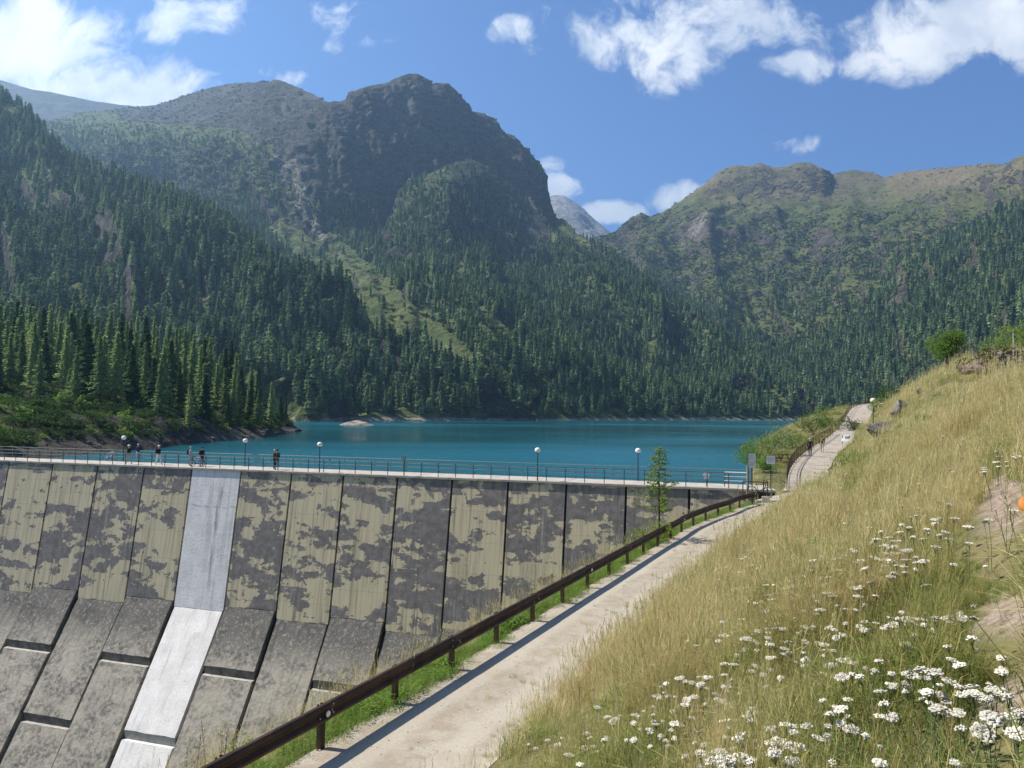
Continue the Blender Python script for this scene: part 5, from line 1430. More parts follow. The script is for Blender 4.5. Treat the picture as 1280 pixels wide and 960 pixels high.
p = hit(1151, 491, 50); rock('boulder', (p[0], p[1], p[2] + .1), (.55, .5, .5), 9, STONE, 'small grey rock at the lower end of the bleached pole', 'boulder', .9, None, 3)
p = hit(1100, 552, 50); bm = bmesh.new(); bx(bm, (-.75, -.14, 0), (.75, .14, .10)); bmesh.ops.bevel(bm, geom=bm.edges[:], offset=.02, segments=1, affect='EDGES'); o = bm_obj('plank', bm, PALEWOOD, None, (p[0], p[1], p[2] + .12)); o.rotation_euler = (.05, -.16, .3); tag(o, 'pale plank lying in the grass below the flat rock slab', 'plank')
a = hit(1153, 494, 40); b = hit(1174, 469, 40)
bm = bmesh.new(); tube(bm, [(0, 0, .35), tuple((b - a) * .5 + np.array([0, 0, .42])), tuple(b - a + np.array([0, 0, .35]))], [.07, .065, .055], 7); t = empty('pole_fence', tuple(a)); tag(t, 'bleached wooden pole rail running up the crest of the grass slope', 'fence'); bm_obj('rail', bm, PALEWOOD, t)
for f in (.05, .5, .95):
    c = (b - a) * f; bm = bmesh.new(); tube(bm, [(c[0], c[1], c[2] - .3), (c[0], c[1], c[2] + .45)], .05, 6); bm_obj('post', bm, WOOD, t)
# dry stone wall at the top of the slope
def stone_wall():
    a = hit(1246, 467, 25); b = a + np.array([9.0, -3.0, .3]); t = empty('dry_stone_wall', tuple(a)); tag(t, 'low dry stone wall along the track at the top of the grass slope', 'wall')
    rng = np.random.default_rng(3); d = (b - a); L = np.linalg.norm(d[:2]); u = d / L
    protos = []
    for k in range(6):
        o = rock('stone', (0, 0, 0), (.20 + .04 * (k % 3), .20, .12 + .02 * (k % 2)), 60 + k, STONE, parent=t, sub=1); protos.append(o)
    n = 0
    for row in range(6):
        x = -.1 + .12 * (row % 2)
        while x < L:
            w = rng.uniform(.30, .46)
            o = protos[n] if n < 6 else protos[n % 6].copy()
            if n >= 6: COL.objects.link(o); o.parent = t
            q = u * (x + w / 2); zz = gz(a[0] + q[0], a[1] + q[1]) - a[2]
            o.location = (q[0], q[1], zz + .10 + row * .20 + rng.normal(0, .012)); o.scale = (w / .40, 1.0, rng.uniform(.9, 1.15)); o.rotation_euler = (rng.normal(0, .08), rng.normal(0, .06), math.atan2(u[1], u[0]) + rng.normal(0, .06)); x += w; n += 1
stone_wall()
for k, (px, py, s) in enumerate(((1206, 466, .55), (1217, 465, .65), (1226, 467, .5), (1212, 468, .4))):
    p = hit(px, py, 25); rock('boulder', (p[0], p[1], p[2] + s * .35), (s * 1.1, s, s * .75), 30 + k, mat_brown if k else globals().setdefault('mat_brown', mat_mottled('brown_field_stone', (0.10, 0.072, 0.056), (0.19, 0.145, 0.115), 4.0, .9, .5, .1, 0, 'obj')), ('squat brown stone at the tree end of the heap on the slope top', 'largest brown stone in the heap on the slope top', 'brown stone of the heap touching the round dark bush', 'smallest brown stone in front of the heap on the slope top')[k], 'boulder', k, None, 3, .45, 'heap of brown field stones')
# orange thing at the edge of the bare earth
p = hit(1281, 646); bm = bmesh.new(); bmesh.ops.create_icosphere(bm, subdivisions=3, radius=1.0)
for v in bm.verts:
    c = np.array(v.co); f = 1 + .35 * (float(fbm(np.array(c[0] * 2 + 3), np.array(c[1] * 2 + c[2] * 1.5), 3, 4)) - .5); v.co = (c[0] * .075 * f, c[1] * .07 * f, c[2] * .125 * f)
o = bm_obj('cloth_bag', bm, mat_plain('orange_fabric', (0.75, 0.24, 0.05), .8), None, (p[0] + .02, p[1], p[2] + .10), True); tag(o, 'small bright orange cloth bag lying on the bare earth', 'bag')
# hut in the headland wood: only the pale roof shows
def hut():
    p = at(np.array(11.0), np.array(432.0), np.array(262.0)); t = empty('hut', (p[0], p[1], p[2] - 2.0), .3); tag(t, 'small hut with a bright pale roof half hidden in the headland wood', 'hut')
    bm = bmesh.new(); bx(bm, (-1.6, -1.3, -1.5), (1.6, 1.3, 2.6)); bm_obj('wall', bm, WOOD, t)
    bm = bmesh.new(); vs = [(-1.9, -1.7, 2.5), (1.9, -1.7, 2.5), (1.9, 0, 3.8), (-1.9, 0, 3.8), (-1.9, 1.7, 2.5), (1.9, 1.7, 2.5)]; v = [bm.verts.new(q) for q in vs]
    bm.faces.new((v[0], v[1], v[2], v[3])); bm.faces.new((v[3], v[2], v[5], v[4])); bmesh.ops.solidify(bm, geom=bm.faces[:], thickness=.08); bm_obj('roof', bm, WHITEP, t)
    bm = bmesh.new(); bx(bm, (-.45, -1.33, 0), (.45, -1.303, 1.9)); bm_obj('door', bm, DARKWOOD, t)
hut()
# ------------------------------------------------------------------ trees of the headland, each one a thing
def make_trees():
    rng = np.random.default_rng(77)
    kinds = []
    for i in range(5):
        c = conifer_mesh('crown', 20.0, (4.0, 4.6, 3.7, 4.9, 4.3)[i], 27, 8, 7, 500 + i, .47, LARCH, .14, .92, .28, .45, (9, 10), .5); kinds.append(('larch', c, trunk_mesh('trunk', 20.0, .26, BARK, i)))
    for i in range(3):
        c = conifer_mesh('crown', 20.0, (4.2, 4.7, 3.9)[i], 26, 9, 5, 600 + i, .68, SPRUCE, .06, .95, .38, .35, (10, 10)); kinds.append(('spruce', c, trunk_mesh('trunk', 20.0, .28, BARK, 10 + i)))
    def mask(px, py, P, n, rk):
        d = np.ones_like(px)
        lim = np.interp(px, [-60, 60, 150, 230, 300, 350, 380], [500, 500, 506, 520, 533, 536, 538])
        d *= (py < lim) | ((py < lim + 22) & (rng.random(len(px)) < .05) & (px > 180))
        d *= (P[:, 2] > .6) * (px > -50)
        return d * .999
    P = near_quads('headland', rng, 9000, mask)
    keep = []
    cell = {}
    for p in P:                                            # spacing like a real wood
        r = 5.2 if p[1] < 235 else 5.8
        k = (int(p[0] // 6), int(p[1] // 6)); ok = True
        for a in (-1, 0, 1):
            for b in (-1, 0, 1):
                for q in cell.get((k[0] + a, k[1] + b), ()):
                    if (q[0] - p[0]) ** 2 + (q[1] - p[1]) ** 2 < r * r: ok = False
        if ok: cell.setdefault(k, []).append(p); keep.append(p)
    keep = np.array(keep); keep = keep[np.argsort(keep[:, 1])][:330]
    n = {'larch': 0, 'spruce': 0}
    for p in keep:
        px, py = project(p)
        k = int(rng.integers(0, 5)) if rng.random() < (.72 if px < 300 else .5) else 5 + int(rng.integers(0, 3))
        kd, crown, trunk = kinds[k]
        if n[kd] >= 295: continue
        h = rng.uniform(11.5, 18.5) * (1.0 if p[1] > 170 else .85) * (.62 if px > 340 else (.85 if px > 300 else 1))
        if rng.random() < .2: h *= rng.uniform(.45, .75)
        t = empty(kd + '_tree', (p[0], p[1], p[2] - .3), rng.uniform(0, 6.28)); s = h / 20.0; w = s * rng.uniform(.9, 1.25); t.scale = (w, w, s)
        t.rotation_euler = (rng.normal(0, .02), rng.normal(0, .02), rng.uniform(0, 6.28))
        link('crown', crown, t); link('trunk', trunk, t)
        if kd == 'larch': tag(t, 'light green larch tree in the wood on the headland', 'tree', 'larches on the wooded headland')
        else: tag(t, 'dark green spruce tree in the wood on the headland', 'tree', 'spruces on the wooded headland')
        n[kd] += 1
    print('TREES', n)
make_trees()

# ------------------------------------------------------------------ shrubs and single trees
def shrub_leaves(name, seed, r, n, leaf, mat, flat=.9, lobes_n=8):
    return bush_mesh(name, seed, mat, r, n, leaf / r, flat)
def shrub(pos, r, seed, mat, label, name='shrub', n=900, leaf=.07, flat=.9, cat='shrub', group=None):
    t = empty(name, tuple(pos)); tag(t, label, cat, group)
    link('foliage', shrub_leaves('foliage', seed, r, n, leaf, mat, flat), t)
    rng = random.Random(seed); bm = bmesh.new()
    for k in range(6):
        a = rng.random() * 6.28; tube(bm, [(0, 0, -.15), (math.cos(a) * r * .25, math.sin(a) * r * .25, r * .4), (math.cos(a) * r * .5, math.sin(a) * r * .5, r * .85)], [.03, .02, .008], 5)
    bm_obj('stem', bm, BARK, t)
    return t
L_WILLOW = mat_foliage('grey_green_willow_leaves', (0.13, 0.185, 0.08), (0.20, 0.255, 0.105), .42, .3)
L_GREEN = mat_foliage('fresh_green_leaves', (0.105, 0.19, 0.04), (0.18, 0.275, 0.06), .45, .3)
L_DARK = mat_foliage('dark_juniper_leaves', (0.045, 0.088, 0.026), (0.085, 0.142, 0.038), .3, .3)
L_BRIGHT = mat_foliage('yellow_green_leaves', (0.20, 0.275, 0.05), (0.30, 0.36, 0.075), .5, .25)
L_BROWN = mat_foliage('olive_brown_leaves', (0.075, 0.07, 0.025), (0.12, 0.105, 0.035), .25, .25)
def on(px, py, d):
    p = at(np.array(float(px)), np.array(float(py)), np.array(float(d))); p[2] = gz(p[0], p[1]); return p
for k, (px, py, d, r, m, lb) in enumerate((
    (866, 600, 60, 1.1, L_WILLOW, 'grey green willow bush behind the crest railing next to the round sign'),
    (888, 596, 61, 1.5, L_DARK, 'dark green bush on the bank behind the white round sign'),
    (912, 588, 63, 1.5, L_WILLOW, 'pale willow bush on the bank behind the white barrier'),
    (934, 580, 66, 1.2, L_WILLOW, 'small willow bush behind the framed notices'),
    (944, 570, 72, 1.7, L_GREEN, 'broad green bush on the lake bank above the notices'),
    (962, 562, 78, 1.8, L_WILLOW, 'large willow bush at the water side of the bank'),
    (955, 590, 64, .8, L_GREEN, 'low green bush between the two notice posts'),
    (992, 556, 84, 1.0, L_GREEN, 'green bush between the picnic table and the ramp railing'),
    (1016, 541, 100, 1.8, L_DARK, 'dark bush overhanging the upper ramp railing'),
    (1030, 536, 104, 1.5, L_GREEN, 'bright bush beside the dark one over the ramp'),
    (1068, 535, 98, 1.5, L_DARK, 'dark bush between the ramp and the upper bend'),
    (1110, 525, 90, 1.5, L_DARK, 'dark green bush on the slope behind the cream lamp'),
    (1100, 530, 88, 1.0, L_GREEN, 'light green bush beside the cream lamp'),
    (1056, 588, 57, 1.25, L_DARK, 'dark juniper bush on the grass edge beside the ramp'),
    (1068, 580, 58, .8, L_GREEN, 'fresh green bush against the dark juniper'),
    (1147, 476, 70, .55, L_GREEN, 'green bush at the left foot of the round tree'),
    (1237, 466, 45, .95, L_BROWN, 'round olive brown bush between stone heap and dry stone wall'),
    (1262, 440, 72, 2.2, L_BRIGHT, 'yellow green bush above the dry stone wall'),
    (1282, 430, 78, 3.0, L_GREEN, 'tall green bush above the dry stone wall beside a pole'))):
    p = on(px, py, d); r *= 1.35 if px < 1045 else 1.1; shrub(p, r, 700 + k, m, lb, n=int(900 + 600 * r), leaf=.055 + .012 * r)
def round_tree():
    p = on(1184, 470, 63); t = empty('broadleaf_tree', (p[0], p[1], p[2] + .75)); t.scale = (1.0, 1.0, 1.05); tag(t, 'round bright green broadleaf tree on the crest of the grass slope', 'tree')
    rng = np.random.default_rng(8); V = []; F = []
    lob = [(np.array([rng.normal(0, .48), rng.normal(0, .48), rng.uniform(.75, 2.35)]), rng.uniform(.5, .85)) for _ in range(26)]
    for _ in range(5200):
        c0, lr = lob[rng.integers(len(lob))]; d = rng.normal(0, 1, 3); d /= np.linalg.norm(d); c = c0 + d * lr * rng.uniform(.5, 1.05)
        u = rng.normal(0, 1, 3); u /= np.linalg.norm(u); v = np.cross(u, rng.normal(0, 1, 3)); v /= np.linalg.norm(v) + 1e-9; w = rng.uniform(.05, .1); i = len(V)
        V.extend([c - u * w, c + v * w * .55, c + u * w, c - v * w * .55]); F.append([i, i + 1, i + 2, i + 3])
    link('crown', mesh_np('crown', V, F, L_GREEN), t)
    bm = bmesh.new(); tube(bm, [(0, 0, -1.6), (.02, 0, .6), (0, .03, 1.4)], [.16, .11, .07], 8)
    for k in range(7):
        a = k * .9; tube(bm, [(0, 0, .5 + .1 * k), (math.cos(a) * .5, math.sin(a) * .5, 1.2 + .1 * k), (math.cos(a) * .9, math.sin(a) * .9, 1.7 + .1 * k)], [.06, .04, .015], 5)
    bm_obj('trunk', bm, BARK, t)
round_tree()
def utility_pole():
    p = on(1267, 445, 66); t = empty('utility_pole', tuple(p)); tag(t, 'thin pale pole standing above the dry stone wall', 'pole')
    bm = bmesh.new(); tube(bm, [(0, 0, -.4), (0, 0, 2.3)], .045, 7); bm_obj('shaft', bm, PALEWOOD, t)
    bm = bmesh.new(); lathe(bm, [(.06, 2.28), (.065, 2.34), (.02, 2.38)], 8); bm_obj('cap', bm, GALV, t)
utility_pole()

def young_larch():
    dd, arc = line_dist(np.array([0.0]), np.array([0.0]), [tuple(p) for p in RAIL])
    p = at(np.array(824.0), np.array(660.0), np.array(32.6)); z = gz(p[0], p[1]); H = 5.2 - (556 - 515.8) / 961 * 32.6 - z
    t = empty('young_larch', (p[0], p[1], z)); tag(t, 'slender young larch standing behind the guardrail in front of the dam', 'tree')
    rng = np.random.default_rng(31); V = []; F = []; bm = bmesh.new()
    tube(bm, [(0, 0, -.2), (.0, 0, H * .3), (-.02, .01, H * .6), (-.01, 0, H * .98)], [.05, .042, .028, .006], 7); bm_obj('trunk', bm, BARK, t)
    bb = bmesh.new()
    for k in range(46):
        f = .30 + .68 * (k + rng.random()) / 46; z0 = H * f; R = (1 - f) ** .62 * 1.38 * rng.uniform(.55, 1.1) + .05
        if f < .36: R *= .8
        a = k * 2.39 + rng.normal(0, .3); d = np.array([math.cos(a), math.sin(a), 0])
        tip = d * R + np.array([0, 0, z0 + R * rng.uniform(-.05, .25)]); mid = d * R * .5 + np.array([0, 0, z0 - R * .02])
        tube(bb, [(0, 0, z0), mid, tip], [.010, .006, .002], 4, False)
        for m in range(int(20 + 48 * R)):
            q = rng.uniform(.12, 1.0); c = (mid * 2 * q if q < .5 else mid + (tip - mid) * (q - .5) * 2); c = c.copy()
            if q < .5: c = np.array([0, 0, z0]) * (1 - 2 * q) + mid * 2 * q
            c = c + rng.normal(0, .035, 3); u = rng.normal(0, 1, 3); u /= np.linalg.norm(u); v = np.cross(u, rng.normal(0, 1, 3)); v /= np.linalg.norm(v) + 1e-9; w = rng.uniform(.034, .062); i = len(V)
            V.extend([c - u * w, c + v * w * .5, c + u * w, c - v * w * .5]); F.append([i, i + 1, i + 2, i + 3])
    bm_obj('branches', bb, BARK, t); link('crown', mesh_np('crown', V, F, mat_foliage('young_larch_needles', (0.19, 0.27, 0.06), (0.28, 0.345, 0.09), .5, .2)), t)
young_larch()
p = on(812, 668, 31.5); shrub((p[0], p[1], p[2]), .75, 901, L_BRIGHT, 'yellow green bush at the foot of the young larch', n=900, leaf=.05)
for k, (px, py, lb) in enumerate(((143, 548, 'bright yellow green bush on the dark bank beyond the crest'), (4, 545, 'yellow green bush at the far end of the crest railing'))):
    p = at(np.array(float(px)), np.array(float(py)), np.array(140.0)); shrub((p[0], p[1], p[2] - .8), 2.4, 920 + k, L_BRIGHT, lb, n=1400, leaf=.13)
# scrub on the headland bank
DARKSTONE = mat_mottled('dark_shore_stone', (0.15, 0.13, 0.115), (0.08, 0.07, 0.063), 2.0, .9, .5, .1, 0, 'obj', .5)
def bank_scrub():
    rng = np.random.default_rng(19)
    def m(px, py, P, n, rk):
        return (P[:, 2] > -.9) * (px > -50) * (.25 + .75 * sstep(.42, .6, fbm(P[:, 0] / 9, P[:, 1] / 9, 3, 5)))
    Q = near_quads('headland', rng, 5200, m); n = len(Q); s = rng.uniform(.35, 1.5, n)
    pr = [bpy.data.objects.new('bank_shrub_kind', bush_mesh('bank_shrub', 60 + i, (DWARF, L_DARK, L_GREEN)[i], 1.0, 200, .17)) for i in range(3)]
    scatter('undergrowth', Q, np.stack([0 * s, 0 * s, rng.uniform(0, 6.28, n)], 1), np.stack([s * 1.2, s * 1.2, s], 1), rng.choice(3, n, p=[.45, .4, .15]), pr, 'dark scrub growing on the headland bank and under the trees')
    L = LAYERS['headland']
    def m2(px, py, P, n, rk): return (P[:, 2] < 2.0) * (P[:, 2] > -3.2) * (px > -50)
    Q = near_quads('headland', rng, 1500, m2); n = len(Q); s = rng.uniform(.12, 1.0, n) ** 2.2 * .9
    prs = []
    for i in range(4):
        o = rock('shore_stone', (0, 0, 0), (1.2, .9, .6), 120 + i, DARKSTONE, sub=1); COL.objects.unlink(o); prs.append(o)
    scatter('shore_rubble', Q, np.stack([rng.normal(0, .3, n), rng.normal(0, .3, n), rng.uniform(0, 6.28, n)], 1), np.stack([s, s, s], 1), rng.integers(0, 4, n), prs, 'grey stones strewn along the headland shore')
bank_scrub()

# ------------------------------------------------------------------ grass
def blade_mat(name, c1, c2, c3, transl=.35):
    m, g = new_mat(name); r = g.rnd(); t = g.attr('bt')
    col = g.mix(g.smooth(r, .1, .9), c1, c2)
    col = g.mix(g.math('MULTIPLY', g.smooth(g.math('FRACT', g.math('MULTIPLY', g.math('ADD', t, r), 5.3)), .3, 1.0), .7), col, c3)
    d = g.node('ShaderNodeBsdfDiffuse', inp={'Color': col}); tt = g.node('ShaderNodeBsdfTranslucent', inp={'Color': col})
    mx = g.node('ShaderNodeMixShader', inp={0: transl, 1: d.outputs[0], 2: tt.outputs[0]}); g.l.new(mx.outputs[0], g.out.inputs['Surface'])
    return m
GR_GREEN = blade_mat('green_grass', (0.14, 0.225, 0.048), (0.21, 0.285, 0.068), (0.34, 0.33, 0.115), .45)
GR_LUSH = blade_mat('lush_green_grass', (0.13, 0.26, 0.04), (0.19, 0.325, 0.06), (0.27, 0.35, 0.10), .45)
GR_DRY = blade_mat('dry_straw_grass', (0.58, 0.49, 0.235), (0.72, 0.63, 0.36), (0.40, 0.37, 0.15), .42)
GR_OLIVE = blade_mat('olive_grass', (0.24, 0.26, 0.075), (0.36, 0.34, 0.12), (0.55, 0.47, 0.21), .45)
GR_RUST = blade_mat('reddish_dry_grass', (0.46, 0.32, 0.14), (0.56, 0.42, 0.20), (0.36, 0.28, 0.13), .42)
def tuft(name, seed, n, hmin, hmax, width, spread, bend, mat, seeds=0, wid_head=.0014):
    rng = np.random.default_rng(seed); V = []; F = []; B = []
    def strip(pts, ws, sd, bt):
        i = len(V); k = len(pts)
        for p, w in zip(pts, ws): V.append(p - sd * w); V.append(p + sd * w); B.extend([bt, bt])
        for a in range(k - 1): F.append([i + 2 * a, i + 2 * a + 1, i + 2 * a + 3, i + 2 * a + 2])
    for _ in range(n):
        a = rng.random() * 6.28; r0 = spread * math.sqrt(rng.random()); b = np.array([math.cos(a) * r0, math.sin(a) * r0, -.03])
        h = rng.uniform(hmin, hmax); la = rng.random() * 6.28; l = np.array([math.cos(la), math.sin(la), 0]); bd = bend * rng.uniform(.2, 1.2) * h
        sd = np.array([-math.sin(la), math.cos(la), 0]) if rng.random() < .6 else np.array([math.cos(la + .8), math.sin(la + .8), 0]); w = width * rng.uniform(.6, 1.2)
        pts = [b, b + l * bd * .12 + np.array([0, 0, h * .45]), b + l * bd * .5 + np.array([0, 0, h * .8]), b + l * bd + np.array([0, 0, h * (1 - .25 * bend)])]
        strip(pts, [w, w * .9, w * .6, w * .1], sd, rng.random())
    for _ in range(seeds):
        a = rng.random() * 6.28; r0 = spread * rng.random(); b = np.array([math.cos(a) * r0, math.sin(a) * r0, 0]); h = hmax * rng.uniform(1.05, 1.55); la = rng.random() * 6.28; l = np.array([math.cos(la), math.sin(la), 0]); sd = np.array([-math.sin(la), math.cos(la), 0]); bt = rng.random()
        top = b + l * h * .18 + np.array([0, 0, h])
        strip([b, b + l * h * .05 + np.array([0, 0, h * .6]), top], [width * .35, width * .3, width * .22], sd, bt)
        for k in range(7):                               # panicle
            f = k / 7; c = top - np.array([0, 0, .16 * h * (1 - f)]) - l * .03 * (1 - f); o = rng.normal(0, 1, 3); o[2] = abs(o[2]) * .8; o *= .011 * (1.2 - f); strip([c, c + o * .6 + np.array([0, 0, .01]), c + o + np.array([0, 0, .018])], [wid_head * .4, wid_head, wid_head * .3], sd, bt)
    me = mesh_np(name, V, F, mat, False, {'bt': B}); return bpy.data.objects.new(name + '_kind', me)
def leafy(name, seed, mat, n=26, r=.16, leaf=.05):
    rng = np.random.default_rng(seed); V = []; F = []
    for _ in range(n):
        a = rng.random() * 6.28; d = np.array([math.cos(a), math.sin(a), 0]); s = np.array([-math.sin(a), math.cos(a), 0]); q = rng.uniform(.1, 1) * r; z = rng.uniform(.05, .30); c = d * q + np.array([0, 0, z]); up = np.array([0, 0, rng.uniform(-.2, .7)]); L = leaf * rng.uniform(.6, 1.2); i = len(V)
        V.extend([c, c + (d + up) * L + s * L * .5, c + (d + up * .6) * L * 2, c + (d + up) * L - s * L * .5]); F.append([i, i + 1, i + 2, i + 3])
    return bpy.data.objects.new(name + '_kind', mesh_np(name, V, F, mat, False, {'bt': rng.random(len(V))}))

def build_grass():
    rng = np.random.default_rng(101)
    near = [tuft('t', 1, 42, .14, .36, .0028, .11, .7, GR_GREEN), tuft('t', 2, 40, .18, .42, .0030, .12, .6, GR_OLIVE, 3), tuft('t', 3, 34, .22, .46, .0026, .11, .55, GR_DRY, 6), tuft('t', 4, 30, .2, .5, .0024, .12, .8, GR_DRY, 9), tuft('t', 5, 46, .10, .26, .0034, .12, .9, GR_LUSH), tuft('t', 6, 30, .2, .42, .0026, .11, .7, GR_RUST, 5), leafy('t', 7, GR_LUSH, 40, .12, .016)]
    mid = [tuft('m', 11, 34, .16, .38, .0045, .2, .7, GR_GREEN), tuft('m', 12, 34, .2, .44, .0042, .2, .6, GR_OLIVE, 3, .003), tuft('m', 13, 30, .24, .5, .0038, .2, .5, GR_DRY, 6, .003), tuft('m', 14, 28, .22, .52, .0036, .2, .7, GR_DRY, 8, .003), tuft('m', 15, 38, .10, .26, .005, .2, .9, GR_LUSH), tuft('m', 16, 28, .2, .44, .0038, .2, .6, GR_RUST, 5, .003), leafy('m', 17, GR_LUSH, 40, .2, .03)]
    far = [tuft('f', 21, 26, .18, .42, .009, .36, .6, GR_GREEN), tuft('f', 22, 26, .22, .46, .0085, .36, .5, GR_OLIVE, 3, .007), tuft('f', 23, 24, .26, .55, .008, .36, .5, GR_DRY, 5, .007), tuft('f', 24, 22, .24, .55, .0075, .36, .6, GR_DRY, 7, .007), tuft('f', 25, 28, .12, .3, .010, .36, .8, GR_LUSH), tuft('f', 26, 22, .22, .48, .008, .36, .5, GR_RUST, 4, .007), leafy('f', 27, GR_LUSH, 30, .34, .1)]
    ptsA = []
    def wedge(n, r0, r1, az0, az1):
        r = np.sqrt(rng.uniform(r0 * r0, r1 * r1, n)); a = rng.uniform(az0, az1, n); return r * np.sin(a), r * np.cos(a)
    edge_l = [tuple(p) for p in EDGE]; rail_l = [tuple(p) for p in RAIL]; ramp_l = [tuple(p[:2]) for p in RAMP_S]
    def place(x, y, table, idx_off):
        de, _ = line_dist(x, y, edge_l); dr, _ = line_dist(x, y, rail_l); dm, _ = line_dist(x, y, ramp_l); z = gfast(x, y)
        jit = .5 * (vnoise(x * 1.3, y * 1.3, 8) - .5) + .22 * (vnoise(x * 4, y * 4, 9) - .5)
        slope = (de > jit + .05) | (y > 52)
        q = (x - CA[0]) * DN[0] + (y - CA[1]) * DN[1]; s = (x - CA[0]) * DE[0] + (y - CA[1]) * DE[1]
        off_path = slope & ((np.abs(dm) > 1.85 + jit) | (y < 51)) & ~((q < .4) & (q > -DECK_W - .2) & (s < S_END + 3.0)) & ~inpoly(x, y, [(13.5, 45), (24, 49), (24, 57), (16.5, 58), (13, 52)])
        bare = bare_mask(x, y, z, np.clip(260.0 / np.maximum(y, 2.0), 6, 34)); thin = .25 + .75 * sstep(.30, .52, fbm(x / .8, y / .8, 3, 79)); keep = off_path & (rng.random(len(x)) < thin) & (rng.random(len(x)) > bare * .98) & (z > LAKE_Z + .25) & (z > -3.0)
        x, y, z, de = x[keep], y[keep], z[keep], de[keep]
        n1 = fbm(x / 3.2, y / 3.2, 4, 71); n2 = fbm(x / 1.1 + 20, y / 1.1, 3, 72); px, py = project(np.stack([x, y, z], -1))
        hillb = (x < np.interp(y, RAMP_S[:, 1], RAMP_S[:, 0])) & (y > 55)        # lake bank is greener
        dry = .34 + 2.8 * (n1 - .5) + 1.6 * (n2 - .5) + .30 * sstep(6, 16, y) + .05 * sstep(5, 12, de) - .5 * hillb - .12 * sstep(1.2, .2, de)
        for gx_, gy_, gr, st in ((1190, 920, 110, .9), (1000, 870, 90, .35), (780, 930, 90, .3), (1240, 700, 50, .8), (1165, 590, 30, .4), (935, 755, 40, .45), (1060, 765, 40, .4), (1265, 580, 32, .7), (1060, 585, 30, .7), (900, 900, 60, .35), (1180, 500, 60, .25), (1265, 820, 26, .6)):
            dry -= st * np.exp(-((px - gx_) ** 2 + ((py - gy_) * 1.3) ** 2) / (gr * gr))
        u = rng.random(len(x)); dry = np.clip(dry, .02, .97)
        idx = np.where(u < dry, np.where(rng.random(len(x)) < .55, 2, 3), np.where(rng.random(len(x)) < .45, 1, np.where(rng.random(len(x)) < .72, 0, 4)))
        rust = (rng.random(len(x)) < .30 * sstep(.52, .66, n2)) & (idx != 4); idx[rust] = 5
        lf = (rng.random(len(x)) < .10) & (dry < .3); idx[lf] = 6
        n3 = fbm(x / .9 + 7, y / .9 + 3, 3, 77); n4 = fbm(x / 4.5, y / 4.5 + 9, 3, 78)
        sc = rng.uniform(.6, 1.25, len(x)) * (.35 + 1.0 * sstep(.3, .7, n3)) * (.75 + .5 * n4); sc *= np.where(de < .5, .7, 1); sc *= 1 - .72 * bare_mask(x, y, z, np.clip(640.0 / np.maximum(y, 2.0), 8, 80))
        return np.stack([x, y, z], 1), idx, sc
    for table, (n, r0, r1, a0, a1), nm, lb in ((near, (24000, 1.6, 9.5, -.35, .78), 'meadow_grass', 'tall green and straw coloured grass on the near slope'),
                                       (mid, (34000, 9.0, 26, -.35, .80), 'meadow_grass', 'golden and olive grass on the middle of the slope'),
                                       (far, (48000, 25, 135, -.02, .72), 'meadow_grass', 'dry yellow grass on the upper slope and the lake bank')):
        x, y = wedge(n, r0, r1, a0, a1); P, idx, sc = place(x, y, table, 0); m = len(P)
        # blades lean a little down the slope and with the wind
        rot = np.stack([rng.normal(0, .10, m), rng.normal(.06, .10, m), rng.uniform(0, 6.28, m)], 1)
        scatter(nm, P, rot, np.stack([sc, sc, sc * rng.uniform(.85, 1.15, m)], 1), idx, table, lb)
    # verge: lush grass at the posts, dry grass where the bank drops
    pl = resample(RAIL, .055); d = np.gradient(pl, axis=0); d /= np.linalg.norm(d, axis=1)[:, None]; nr = np.stack([d[:, 1], -d[:, 0]], 1); m = len(pl)
    reps = 13; k = np.repeat(np.arange(m), reps); off = -rng.uniform(-.02, 1.9, len(k)); off = np.where(rng.random(len(k)) < .55, -rng.uniform(-.10, .75, len(k)), off)
    w = .45 * (vnoise(k * .021, k * 0.0, 3) - .5); off = off + np.minimum(w, .1)
    Q = pl[k] + nr[k] * off[:, None] + rng.normal(0, .03, (len(k), 2)); z = gfast(Q[:, 0], Q[:, 1])
    dens = np.where(Q[:, 1] < 16, 1.0, np.where(Q[:, 1] < 30, .55, .35)) * np.where((off > -.12), .5, 1)
    dens *= .22 + .78 * sstep(.36, .58, vnoise(k * .05, off * 1.5, 12)); dens *= np.where(off < -.7, .85, 1)
    q = (Q[:, 0] - CA[0]) * DN[0] + (Q[:, 1] - CA[1]) * DN[1]
    kp = (rng.random(len(k)) < dens) & (Q[:, 1] > 4) & (q > .6); Q, z, off = Q[kp], z[kp], off[kp]; n = len(Q)
    idx = np.where(off > -.70, np.where(rng.random(n) < .62, 4, np.where(rng.random(n) < .7, 0, 6)), np.where(rng.random(n) < .5, 3, np.where(rng.random(n) < .5, 5, 1)))
    sc = rng.uniform(.45, 1.2, n) * np.where(off > -.70, .95, 1.0)
    P = np.stack([Q[:, 0], Q[:, 1], z - .01], 1)
    scatter('verge_grass', P, np.stack([rng.normal(0, .1, n), rng.normal(0, .1, n), rng.uniform(0, 6.28, n)], 1), np.stack([sc, sc, sc], 1), idx, [bpy.data.objects.new('verge_kind', o.data) for o in mid], 'lush green grass along the guardrail posts with dry grass behind')
    # small tufts straying onto the gravel
    t_ = rng.random(420); e = resample(EDGE, .1); i = (t_ * (len(e) - 1)).astype(int); dE = np.gradient(e, axis=0); dE /= np.linalg.norm(dE, axis=1)[:, None]; nE = np.stack([dE[:, 1], -dE[:, 0]], 1)
    Q = e[i] - nE[i] * (rng.exponential(.35, 420))[:, None]; kp = inpoly(Q[:, 0], Q[:, 1], PATH_POLY); Q = Q[kp]; n = len(Q); sc = rng.uniform(.2, .5, n)
